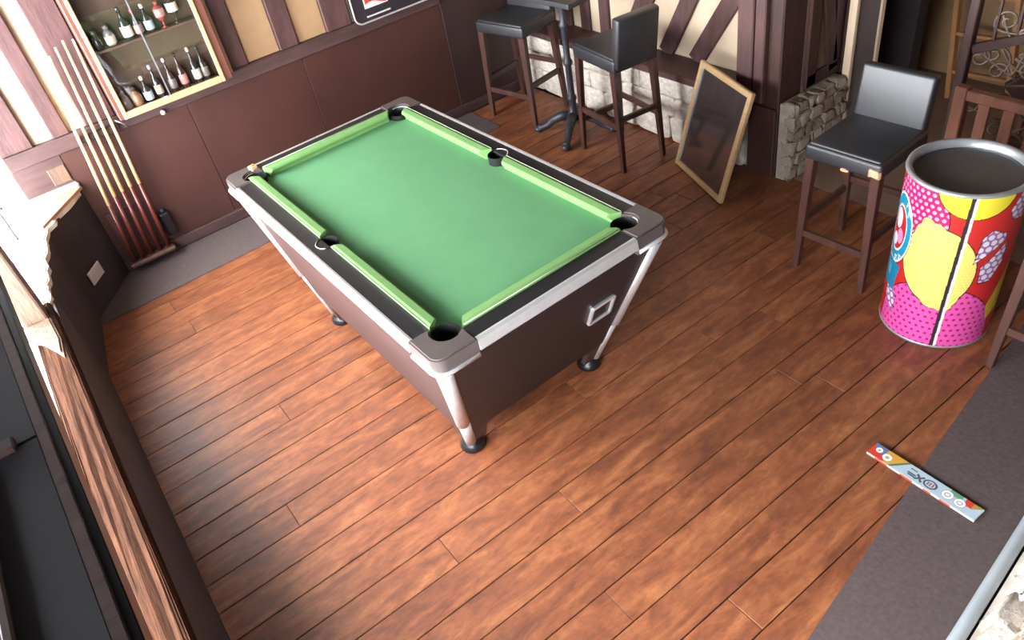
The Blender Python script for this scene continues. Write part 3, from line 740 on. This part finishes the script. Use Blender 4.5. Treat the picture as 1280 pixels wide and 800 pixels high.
# lemon with its two tips
e = np.minimum(ell(-0.030, 0.405, 0.138, 0.178, 0.18), np.minimum(np.minimum(ell(-0.076, 0.545, 0.064, 0.055, 0.5), ell(-0.088, 0.582, 0.026, 0.034, 0.5)), np.minimum(ell(0.004, 0.262, 0.070, 0.052, 0.3), ell(0.026, 0.226, 0.030, 0.026, 0.3))))
paint(e < 1.03, INK); paint(e < 1, rgb(244, 226, 112)); paint((e < 1) & dots(0.014, 0.0032), rgb(248, 238, 160))
# purple dotted pieces
def piece(pts):
    c = np.mean(pts, 0); big = [tuple(c + (np.array(p) - c) * 1.07) for p in pts]
    paint(poly(big), INK); m_ = poly(pts); paint(m_, rgb(150, 104, 160)); paint(m_ & dots(0.030, 0.0118, .9), rgb(240, 226, 240))
piece([(0.095, 0.44), (0.105, 0.555), (0.135, 0.585), (0.195, 0.555), (0.20, 0.53)])
piece([(0.125, 0.415), (0.215, 0.515), (0.215, 0.42), (0.175, 0.34), (0.13, 0.34)])
piece([(0.185, 0.66), (0.235, 0.75), (0.27, 0.74), (0.26, 0.60), (0.205, 0.615)])
piece([(-0.22, 0.14), (-0.175, 0.10), (-0.172, 0.175), (-0.205, 0.225), (-0.24, 0.22), (-0.25, 0.16)])
# yellow wedge low right
m_ = poly([(0.20, 0.20), (0.29, 0.40), (0.30, 0.16), (0.22, 0.12)]); paint(m_, rgb(232, 196, 50))
# teal badge on the left with lettering and a red centre
bu, bz = -0.238, 0.49
e = ell(bu, bz, 0.085, 0.158); paint(e < 1.06, INK); paint(e < 1.03, rgb(245, 245, 245)); paint(e < 0.96, rgb(24, 150, 186)); paint(e < 0.68, rgb(245, 245, 245)); paint(e < 0.62, rgb(204, 36, 44))
paint(ell(bu - 0.01, bz + 0.04, 0.028, 0.045) < 1, rgb(245, 240, 240)); paint(ell(bu + 0.02, bz - 0.03, 0.022, 0.035) < 1, rgb(225, 150, 200)); paint(ell(bu - 0.015, bz - 0.06, 0.02, 0.03) < 1, rgb(245, 240, 240))
def stroke(p, q, w, c):
    p = np.array(p); q = np.array(q); d = q - p; L2 = (d ** 2).sum()
    t = np.clip(((U - p[0]) * d[0] + (ZZ - p[1]) * d[1]) / L2, 0, 1)
    paint(np.hypot(U - p[0] - t * d[0], ZZ - p[1] - t * d[1]) < w, c)
W_ = rgb(245, 245, 245)
def letter(ch, u, z_, s):
    G = {'N': [((0, 0), (0, 1)), ((0, 1), (.7, 0)), ((.7, 0), (.7, 1))], 'A': [((0, 0), (.35, 1)), ((.35, 1), (.7, 0)), ((.15, .4), (.55, .4))],
         'E': [((0, 0), (0, 1)), ((0, 0), (.6, 0)), ((0, .5), (.5, .5)), ((0, 1), (.6, 1))], 'T': [((.3, 0), (.3, 1)), ((0, 1), (.65, 1))]}
    for (a, b), (c, d) in G[ch]: stroke((u + a * s, z_ + b * s), (u + c * s, z_ + d * s), s * .11, W_)
letter('A', bu + 0.028, bz + 0.112, 0.028); letter('N', bu + 0.050, bz + 0.078, 0.028)
letter('E', bu + 0.012, bz - 0.150, 0.026); letter('T', bu + 0.034, bz - 0.136, 0.026)
# teal band below the badge
m_ = poly([(-0.30, 0.20), (-0.20, 0.20), (-0.178, 0.33), (-0.29, 0.34)]); paint(m_, rgb(24, 136, 178))
m_ = poly([(-0.27, 0.25), (-0.24, 0.25), (-0.235, 0.30), (-0.265, 0.31)]); paint(m_, rgb(70, 180, 205))
# seam with pale edges
us = 0.018 + (ZZ / HT) * 0.022
paint(np.abs(U - us - 0.008) < 0.009, rgb(236, 226, 230)); paint(np.abs(U - us) < 0.0068, rgb(52, 42, 48))
# repeat the fruit at the far side with plain colour fields
back = np.abs(PH) > 1.75
e = ell(0, 0, 1, 1)
for uc in (-0.55, 0.55):
    ee = np.hypot((U - uc) / 0.13, (ZZ - 0.40) / 0.17); paint(back & (ee < 1.03), INK); paint(back & (ee < 1), rgb(236, 92, 176))
v = np.stack([R_ * np.cos(th0 - 0 + PH), R_ * np.sin(th0 + PH), ZZ], -1).reshape(-1, 3)
f = [(j * NA + i, j * NA + (i + 1) % NA, (j + 1) * NA + (i + 1) % NA, (j + 1) * NA + i) for j in range(NV - 1) for i in range(NA)]
me = bpy.data.meshes.new('drum_wall'); me.from_pydata(v.tolist(), [], f); me.update()
setprint(me, img.reshape(-1, 4) * 0.78)
link('drum_wall', me, printed('drum_print', 0.38), DR, smooth=True)
lathe('rim', [(R_ - 0.020, HT - 0.034), (R_ - 0.018, HT - 0.006), (R_ - 0.008, HT), (R_ + 0.004, HT - 0.003), (R_ + 0.006, HT - 0.012), (R_ - 0.002, HT - 0.016)], M_CANRIM, DR, None, 64, cap=False)
lathe('lid', [(0.001, HT - 0.030), (R_ - 0.04, HT - 0.030), (R_ - 0.019, HT - 0.032), (R_ - 0.021, HT - 0.05), (0.001, HT - 0.05)], M_CANINT, DR, None, 64, cap=False)
lathe('base_ring', [(R_ - 0.012, 0.0), (R_ + 0.002, 0.002), (R_ + 0.003, 0.012), (R_ - 0.004, 0.014)], M_CANRIM, DR, None, 64)

# ================================================================== PRINTED STRIP ON THE FLOOR
NX, NY = 240, 40; LN, WD = 0.405, 0.062
tt, ss = np.meshgrid(np.linspace(0, 1, NX), np.linspace(0, 1, NY))      # t along, s across
im = np.zeros((NY, NX, 4)); im[:] = rgb(172, 192, 204)
def P2(mask, c): im[mask] = c
X = tt * LN; Y = ss * WD
P2(X < 0.135 - 0.75 * Y, rgb(196, 160, 70)); P2(X < 0.125 - 1.1 * Y, rgb(206, 150, 60))
P2((X < 0.062) & (Y > X * 0.55 + 0.012), rgb(206, 58, 46)); P2((X < 0.05) & (Y <= X * 0.55 + 0.012), rgb(86, 112, 158))
P2((X > 0.128 - 0.75 * Y) & (X < 0.139 - 0.75 * Y), rgb(96, 110, 70))
P2((X > 0.29) & (Y < 0.020) & (X < 0.335), rgb(98, 150, 120)); P2((X > 0.345) & (Y < 0.030 - (X - 0.345) * .1) & (X < 0.378), rgb(206, 62, 48)); P2((X > 0.372) & (Y < (0.405 - X) * 0.9), rgb(170, 140, 66))
for cx_, cy_, r in ((0.026, 0.024, .012), (0.064, 0.034, .0165), (0.292, 0.030, .0185), (0.337, 0.032, .0175)):
    d = np.hypot(X - cx_, Y - cy_); P2(d < r + .0016, rgb(120, 130, 140)); P2(d < r, rgb(244, 242, 238))
    P2(np.abs(d - r * .45) < r * .10, rgb(150, 150, 150)) if r > .017 else P2((d < r * .45), rgb(170, 160, 110))
def st2(p, q, w, c):
    p = np.array(p); q = np.array(q); d = q - p; t = np.clip(((X - p[0]) * d[0] + (Y - p[1]) * d[1]) / (d ** 2).sum(), 0, 1)
    P2(np.hypot(X - p[0] - t * d[0], Y - p[1] - t * d[1]) < w, c)
DK = rgb(66, 78, 88)
st2((0.150, 0.016), (0.170, 0.016), .003, DK)
st2((0.150, 0.036), (0.176, 0.036), .0035, DK); st2((0.153, 0.044), (0.174, 0.044), .003, DK)
st2((0.180, 0.024), (0.202, 0.046), .004, DK); st2((0.202, 0.024), (0.180, 0.046), .004, DK)
d = np.hypot((X - 0.231) / 1.25, Y - 0.033); P2((d < .0195) & (d > .0145), rgb(58, 54, 62))
for k in (-1, 0, 1): st2((0.231 + k * .009, 0.026), (0.231 + k * .009, 0.040), .0026, rgb(150, 76, 80))
fl = thing('printed_card_strip', 'long narrow card strip with coloured print lying on the carpet edge', 'card strip', (0.765, -1.915, 0.006), math.radians(-90 - 1.3))
v = np.stack([X - LN / 2, WD / 2 - Y, np.full(X.shape, 0.0105)], -1).reshape(-1, 3)
f = [(j * NX + i, (j + 1) * NX + i, (j + 1) * NX + i + 1, j * NX + i + 1) for j in range(NY - 1) for i in range(NX - 1)]
me = bpy.data.meshes.new('printed_face'); me.from_pydata(v.tolist(), [], f); me.update(); setprint(me, im.reshape(-1, 4))
link('printed_face', me, printed('card_print', 0.45), fl)
link('card_body', boxm(LN, WD, 0.010, 0.0006), M_WHITE, fl)
for a, b in ((-0.17, -0.12), (-0.07, -0.02), (0.02, 0.05), (0.08, 0.12)):
    box('edge_print', a, b, -WD / 2 - 0.0012, -WD / 2, 0.001, 0.009, mat('edge_red', (214, 80, 62), 0.5), fl, 0)

# ================================================================== DISPLAY CABINET AND BOTTLES
CX0, CX1, CZ0, CZ1, CYF, CYB = -0.715, -0.115, 0.895, 1.75, 1.985, 2.088
dc = thing('display_cabinet', 'wall display cabinet with gold frame and sliding glass doors full of bottles', 'cabinet')
box('side_board', CX0 - 0.022, CX0, CYF - 0.002, CYB, CZ0, CZ1, M_CABWOOD, dc); box('side_board', CX1, CX1 + 0.045, CYF - 0.002, CYB, CZ0, CZ1, M_CABWOOD, dc)
box('back_panel', CX0, CX1, CYB - 0.006, CYB, CZ0, CZ1, M_CABIN, dc, 0)
for zv in (CZ0 + 0.008, 1.245, 1.56): box('shelf', CX0, CX1, CYF + 0.022, CYB - 0.006, zv, zv + 0.014, M_CABSH, dc, 0.002)
for a in ((CX0, CX0 + 0.022, CZ0, CZ1), (CX1 - 0.022, CX1, CZ0, CZ1), (CX0 + 0.022, CX1 - 0.022, CZ0, CZ0 + 0.036), (CX0 + 0.022, CX1 - 0.022, CZ1 - 0.036, CZ1)):
    box('frame_bar', a[0], a[1], CYF - 0.012, CYF + 0.012, a[2], a[3], M_GOLD, dc, 0.004)
for a, b, yv in ((CX0 + 0.022, -0.425, CYF + 0.004), (-0.44, CX1 - 0.022, CYF + 0.012)):
    g = box('glass_door', a, b, yv, yv + 0.003, CZ0 + 0.036, CZ1 - 0.036, M_GLASS, dc, 0)
box('door_edge', -0.440, -0.434, CYF - 0.001, CYF + 0.003, CZ0 + 0.036, CZ1 - 0.036, M_SILVER, dc, 0)
box('door_catch', -0.475, -0.455, CYF - 0.018, CYF - 0.012, CZ0 + 0.030, CZ0 + 0.044, M_WHITE, dc, 0.002)
GB = {}
def gm(n, c): return mat('bottle_' + n, c, 0.15, col2=tuple(x * .9 for x in c), scale=4, coat=0.3)
def bottle(kind, x, z_, body, lab, cap, label, s=1.0, yv=2.045):
    t = thing('bottle', label, 'bottle', (x, yv, z_), random.uniform(0, 6), 'bottles in the display cabinet')
    if kind == 'wine': pr = [(0.018, 0), (0.021, 0.004), (0.021, 0.085), (0.017, 0.105), (0.008, 0.122), (0.007, 0.165), (0.008, 0.17)]; lb = (0.025, 0.075, 0.0216); cz = 0.165; cr = 0.0085
    elif kind == 'jar': pr = [(0.024, 0), (0.029, 0.006), (0.029, 0.06), (0.022, 0.078), (0.014, 0.084), (0.014, 0.092)]; lb = (0.012, 0.055, 0.0296); cz = 0.088; cr = 0.016
    elif kind == 'goblet': pr = [(0.022, 0), (0.006, 0.006), (0.005, 0.03), (0.020, 0.045), (0.026, 0.07), (0.024, 0.10), (0.010, 0.112)]; lb = (0.055, 0.095, 0.0268); cz = 0.11; cr = 0.010
    else: pr = [(0.020, 0), (0.025, 0.005), (0.025, 0.07), (0.012, 0.095), (0.008, 0.105), (0.008, 0.13)]; lb = (0.015, 0.062, 0.0256); cz = 0.125; cr = 0.010
    pr = [(r * s, h * s) for r, h in pr]
    lathe('glass_body', pr, gm(*body), t, None, 14)
    lathe('paper_label', [(lb[2] * s, lb[0] * s), (lb[2] * s + .0004, lb[0] * s + .001), (lb[2] * s + .0004, lb[1] * s - .001), (lb[2] * s, lb[1] * s)], gm(*lab), t, None, 14, cap=False)
    lathe('cap', [(cr * s, cz * s), (cr * s, (cz + .018) * s), (cr * .6 * s, (cz + .022) * s)], gm(*cap), t, None, 10)
BRN = ('brown', (58, 40, 34)); DGN = ('dark', (44, 44, 40)); WH = ('white', (232, 222, 212)); BLU = ('blue', (180, 205, 220)); RED = ('red', (150, 60, 60)); AMB = ('amber', (140, 96, 60)); CRM = ('cream', (208, 186, 160)); GRY = ('grey', (120, 116, 112)); PNK = ('pink', (190, 130, 124))
zb_ = CZ0 + 0.0222
for a in (('jar', -0.665, GRY, GRY, GRY, 'squat grey jar at the left end of the bottom shelf', 1.0),
          ('jar', -0.600, AMB, AMB, BRN, 'squat amber jar second on the bottom shelf', 1.0),
          ('flask', -0.535, DGN, BLU, WH, 'small dark bottle with a pale blue label on the bottom shelf', 1.0),
          ('wine', -0.470, DGN, CRM, WH, 'tall dark bottle with a pale cap behind the door edge', 1.0),
          ('wine', -0.385, BRN, GRY, WH, 'slim brown bottle with a white neck on the bottom shelf', 1.05),
          ('wine', -0.320, BRN, PNK, BRN, 'tall brown bottle with a pinkish label on the bottom shelf', 1.1),
          ('wine', -0.240, DGN, WH, WH, 'tall dark bottle with white neck band near the right end of the bottom shelf', 1.1),
          ('wine', -0.190, DGN, GRY, DGN, 'darkest bottle at the right end of the bottom shelf', 1.05)):
    bottle(a[0], a[1], zb_, a[2], a[3], a[4], a[5], a[6])
for a in (('jar', -0.655, DGN, DGN, GRY, 'dark jar at the left end of the middle shelf', .9),
          ('jar', -0.585, GRY, CRM, GRY, 'squat jar with a dull cream label on the middle shelf', .95),
          ('flask', -0.490, DGN, WH, DGN, 'dark bottle with a big white label on the middle shelf', 1.15),
          ('flask', -0.430, BRN, PNK, RED, 'bottle with a dull pink label right of the white-labelled one', .95),
          ('flask', -0.370, DGN, BLU, WH, 'bottle with a light blue label in the middle of the middle shelf', 1.0),
          ('goblet', -0.295, RED, PNK, RED, 'reddish goblet-shaped bottle on the middle shelf', 1.05),
          ('goblet', -0.222, BRN, WH, WH, 'white-labelled goblet-shaped bottle near the right end of the middle shelf', 1.15)):
    bottle(a[0], a[1], 1.2592, a[2], a[3], a[4], a[5], a[6])
for a in (('flask', -0.66, BRN, PNK, RED, 'bottle with reddish label on the top shelf at left', 1.0), ('flask', -0.575, DGN, BLU, WH, 'bottle with pale blue label on the top shelf', 1.0)):
    bottle(a[0], a[1], 1.5742, a[2], a[3], a[4], a[5], a[6])
kn = thing('white_knob', 'small white knob on the rail below the display cabinet', 'knob', (-0.505, 2.074, 0.832))
lathe('knob', [(0.008, 0), (0.013, 0.006), (0.015, 0.016), (0.011, 0.024), (0.004, 0.027)], M_WHITE, kn, None, 14).rotation_euler = (H, 0, 0)

# ================================================================== CUES AND RACK
rk = thing('cue_rack', 'dark wooden cue rack on the wall with a clip and a foot ledge', 'cue rack')
box('foot_ledge', -1.075, -0.80, 1.985, 2.078, 0.055, 0.085, M_DSTUD, rk, 0.004)
box('ledge_edge', -1.075, -0.80, 1.977, 1.985, 0.07, 0.09, M_POST, rk, 0.002)
box('rack_back', -1.06, -0.815, 2.068, 2.0955, 0.085, 0.40, M_DSTUD, rk, 0.003)
box('clip_bar', -0.985, -0.755, 2.05, 2.073, 0.835, 0.872, M_DARKPANEL, rk, 0.003)
tube('clip_wire', [(-0.762, 2.05, 0.895), (-0.752, 2.02, 0.89), (-0.728, 2.025, 0.865), (-0.71, 2.06, 0.83)], 0.005, M_SILVER, rk)
pos = ('leftmost cue in the rack, standing before the cream plaster', 'second cue from the left in the rack', 'middle cue of the five in the rack', 'fourth cue from the left in the rack', 'rightmost cue in the rack, nearest the display cabinet')
for i in range(5):
    x0 = -1.045 + 0.0535 * i; x1 = x0 + 0.10 - 0.006 * i; h_ = (1.20, 1.31, 1.34, 1.36, 1.35)[i]
    b_ = Vector((x0, 2.022, 0.0868)); t_ = Vector((x1, 2.045, h_))
    c_ = thing('pool_cue', 'ash pool cue, ' + pos[i], 'cue', tuple(b_), 0, 'cues in the rack'); dd = t_ - b_
    tube('butt', [(0, 0, 0), tuple(dd * 0.34)], [0.0145, 0.0115], M_CUEB, c_, 10)
    tube('shaft', [tuple(dd * 0.34), tuple(dd * 0.985)], [0.0113, 0.0062], M_CUEA, c_, 10)
    tube('tip', [tuple(dd * 0.985), tuple(dd)], [0.0064, 0.0055], M_WHITE, c_, 10)
bh = thing('bridge_holder', 'small black box with a shiny knob on the wall right of the cue rack foot', 'box', (-0.765, 2.07, 0.12))
link('case', boxm(0.06, 0.05, 0.16, 0.012, 2), M_BLACK, bh, (0, 0, 0))
lathe('knob', [(0.012, 0), (0.016, 0.006), (0.012, 0.018), (0.004, 0.022)], M_IRON, bh, (0, 0, 0.16), 12)

# ================================================================== WALL PICTURE (dark board with chrome edge)
wp = thing('framed_wall_panel', 'dark wall panel with rounded chrome edge and a red poster, top of the picture', 'wall panel')
def rrect(x0, x1, z0, z1, r, n=6):
    o = []
    for cx_, cz_, a0 in ((x1 - r, z1 - r, 0), (x0 + r, z1 - r, 90), (x0 + r, z0 + r, 180), (x1 - r, z0 + r, 270)):
        for i in range(n + 1):
            a = math.radians(a0 + 90 * i / n); o.append((cx_ + r * math.cos(a), cz_ + r * math.sin(a)))
    return o
rr_ = rrect(0.80, 1.72, 0.885, 1.55, 0.05)
prism('panel_board', rr_, 0, 0.035, mat('panel_dark', (54, 48, 54), 0.25), wp, (0, 2.088, 0), 0.0, (H, 0, 0))
tube('chrome_edge', [(x, 2.052, z_) for x, z_ in rr_ + rr_[:1]], 0.006, M_CHROME, wp, 8)
NX2, NZ2 = 60, 80
px_, pz_ = np.meshgrid(np.linspace(0, 1, NX2), np.linspace(0, 1, NZ2)); im2 = np.zeros((NZ2, NX2, 4)); im2[:] = rgb(232, 224, 218)
red = (pz_ > 0.07 + 0.05 * np.sin(px_ * 5)) & (px_ > .06) & (px_ < .95); im2[red] = rgb(196, 62, 52)
im2[red & (np.hypot(px_ - .55, pz_ - .62) < .26)] = rgb(226, 160, 60); im2[red & (np.hypot(px_ - .40, pz_ - .80) < .12)] = rgb(240, 215, 120); im2[red & (np.sin(px_ * 16 + pz_ * 21) > .85)] = rgb(150, 40, 50)
v = np.stack([0.885 + px_ * 0.17, np.full(px_.shape, 2.0515), 0.965 + pz_ * 0.28], -1).reshape(-1, 3)
f = [(j * NX2 + i, j * NX2 + i + 1, (j + 1) * NX2 + i + 1, (j + 1) * NX2 + i) for j in range(NZ2 - 1) for i in range(NX2 - 1)]
me = bpy.data.meshes.new('poster'); me.from_pydata(v.tolist(), [], f); me.update(); setprint(me, im2.reshape(-1, 4))
link('poster', me, printed('poster_print', 0.4), wp)
box('light_strip', 0.885, 1.06, 2.045, 2.052, 0.912, 0.922, M_WHITE, wp, 0.002)

# ================================================================== PASSAGE: ladder, railing, gate, stairs
la = thing('ladder', 'pale wooden ladder leaning on the tan wall behind the iron railing', 'ladder')
A0 = Vector((3.45, -0.42, 0)); A1 = Vector((3.66, -0.14, 1.6)); off = Vector((0.03, -0.34, 0))
for k in (0, 1): bar('stile', A0 + off * k, A1 + off * k * 0.9, 0.03, 0.045, M_LADDER, la, hint=(1, 0, 0))
for i in range(7):
    t = 0.10 + i * 0.135; p = A0.lerp(A1, t); q = (A0 + off).lerp(A1 + off * .9, t)
    bar('rung', p, q, 0.03, 0.02, M_LADDER, la, hint=(0, 0, 1))
ra = thing('iron_railing', 'wrought iron railing with scrolls on a dark newel post', 'railing')
NXp = Vector((2.62, -0.86, 0))
bar('newel_post', NXp, NXp + Vector((0, 0, 1.35)), 0.045, 0.045, M_DSTUD, ra)
dirr = Vector((0.30, -0.95, 0)).normalized()
bar('top_bar', NXp + Vector((0, 0, 0.98)) + dirr * .02, NXp + dirr * 1.0 + Vector((0, 0, 1.25)), 0.022, 0.03, M_DSTUD, ra, hint=(0, 0, 1))
bar('middle_bar', NXp + Vector((0, 0, 0.70)) + dirr * .02, NXp + dirr * 1.0 + Vector((0, 0, 1.02)), 0.03, 0.045, M_DSTUD, ra, hint=(0, 0, 1))
def scroll(c, r, turns, a0, hand, tail=None):
    pts = []
    n = 34
    for i in range(n):
        t = i / (n - 1); a = a0 + hand * turns * 2 * math.pi * t; rad = r * (0.18 + 0.82 * t)
        pts.append(c + dirr * (rad * math.cos(a)) + Vector((0, 0, rad * math.sin(a))))
    if tail is not None:
        e = pts[-1]; d2 = (pts[-1] - pts[-2]).normalized() * r * 1.6
        tl = c + dirr * tail[0] + Vector((0, 0, tail[1]))
        for i in range(1, 11):
            t = i / 10; pts.append(e * (1 - t) ** 2 + (e + d2) * 2 * t * (1 - t) + tl * t * t)
    tube('scroll', pts, 0.0065, M_WIRON, ra, 6)
for du, z_, r, tn, a0, hd, tl in ((0.06, 0.66, .05, 1.2, 0.3, 1, (0.18, -0.10)), (0.15, 0.60, .045, 1.3, 2.0, -1, (0.10, 0.16)), (0.06, 0.42, .06, 1.2, 1.0, 1, (0.22, -0.08)), (0.28, 0.66, .05, 1.3, 0.5, -1, (-0.14, 0.06)),
                                 (0.20, 0.46, .05, 1.4, 3.0, 1, (0.16, 0.05)), (0.40, 0.50, .055, 1.3, 0.0, 1, (-0.2, 0.03)), (0.14, 0.84, .05, 1.3, 1.2, 1, (0.14, -0.05)), (0.32, 0.90, .05, 1.2, 2.4, -1, (-0.12, 0.08)),
                                 (0.24, 0.78, .04, 1.4, 0.2, 1, (0.1, 0.1)), (0.20, 0.30, .05, 1.3, 0.7, -1, (0.18, 0.07)), (0.38, 0.30, .05, 1.3, 2.0, 1, (-0.14, 0.05)), (0.42, 0.80, .05, 1.3, 2.0, 1, (-0.1, 0.15))):
    scroll(NXp + dirr * du + Vector((0, 0, z_)), r, tn, a0, hd, tl)
rsc = random.Random(9)
for k in range(11):
    scroll(NXp + dirr * rsc.uniform(.08, .5) + Vector((0, 0, rsc.uniform(.42, .95))), rsc.uniform(.03, .05), rsc.uniform(1.1, 1.5), rsc.uniform(0, 6), rsc.choice((-1, 1)), (rsc.uniform(-.15, .15), rsc.uniform(-.12, .12)))
for u in (0.10, 0.19, 0.34): 
    bar('iron_bar', NXp + dirr * u + Vector((0, 0, 0.72 + u * .3)), NXp + dirr * u + Vector((0, 0, 1.2 + u * .2)), 0.014, 0.014, M_DSTUD, ra)
ga = thing('wooden_gate', 'reddish wooden slatted gate standing behind the drum under the railing', 'gate')
GX = 2.47
bar('post', (GX, -0.955, 0.0), (GX, -0.955, 0.59), 0.05, 0.06, M_GATE, ga)
bar('top_rail', (GX, -0.985, 0.555), (GX, -1.75, 0.555), 0.045, 0.05, M_GATE, ga, hint=(0, 0, 1))
bar('middle_rail', (GX, -0.985, 0.12), (GX, -1.75, 0.12), 0.04, 0.05, M_GATE, ga, hint=(0, 0, 1))
for i in range(6):
    yv = -1.07 - i * 0.115; bar('slat', (GX, yv, 0.14), (GX, yv, 0.53), 0.018, 0.052, M_GATE, ga)
stt = thing('staircase', 'dark staircase balustrade with reddish balusters behind the gate', 'staircase')
bar('string', (3.1, -0.92, 0.28), (3.45, -1.75, 1.02), 0.05, 0.16, M_DSTUD, stt, hint=(0, 0, 1))
bar('floor_rail', (3.08, -0.95, 0.03), (3.45, -1.75, 0.03), 0.05, 0.05, M_DSTUD, stt, hint=(0, 0, 1))
for i in range(9):
    t = 0.08 + i * 0.105; p = Vector((3.1, -0.92, 0)).lerp(Vector((3.45, -1.75, 0)), t); bar('baluster', p + Vector((0, 0, 0.05)), p + Vector((0, 0, 0.24 + 0.74 * t)), 0.028, 0.028, M_CABWOOD, stt)
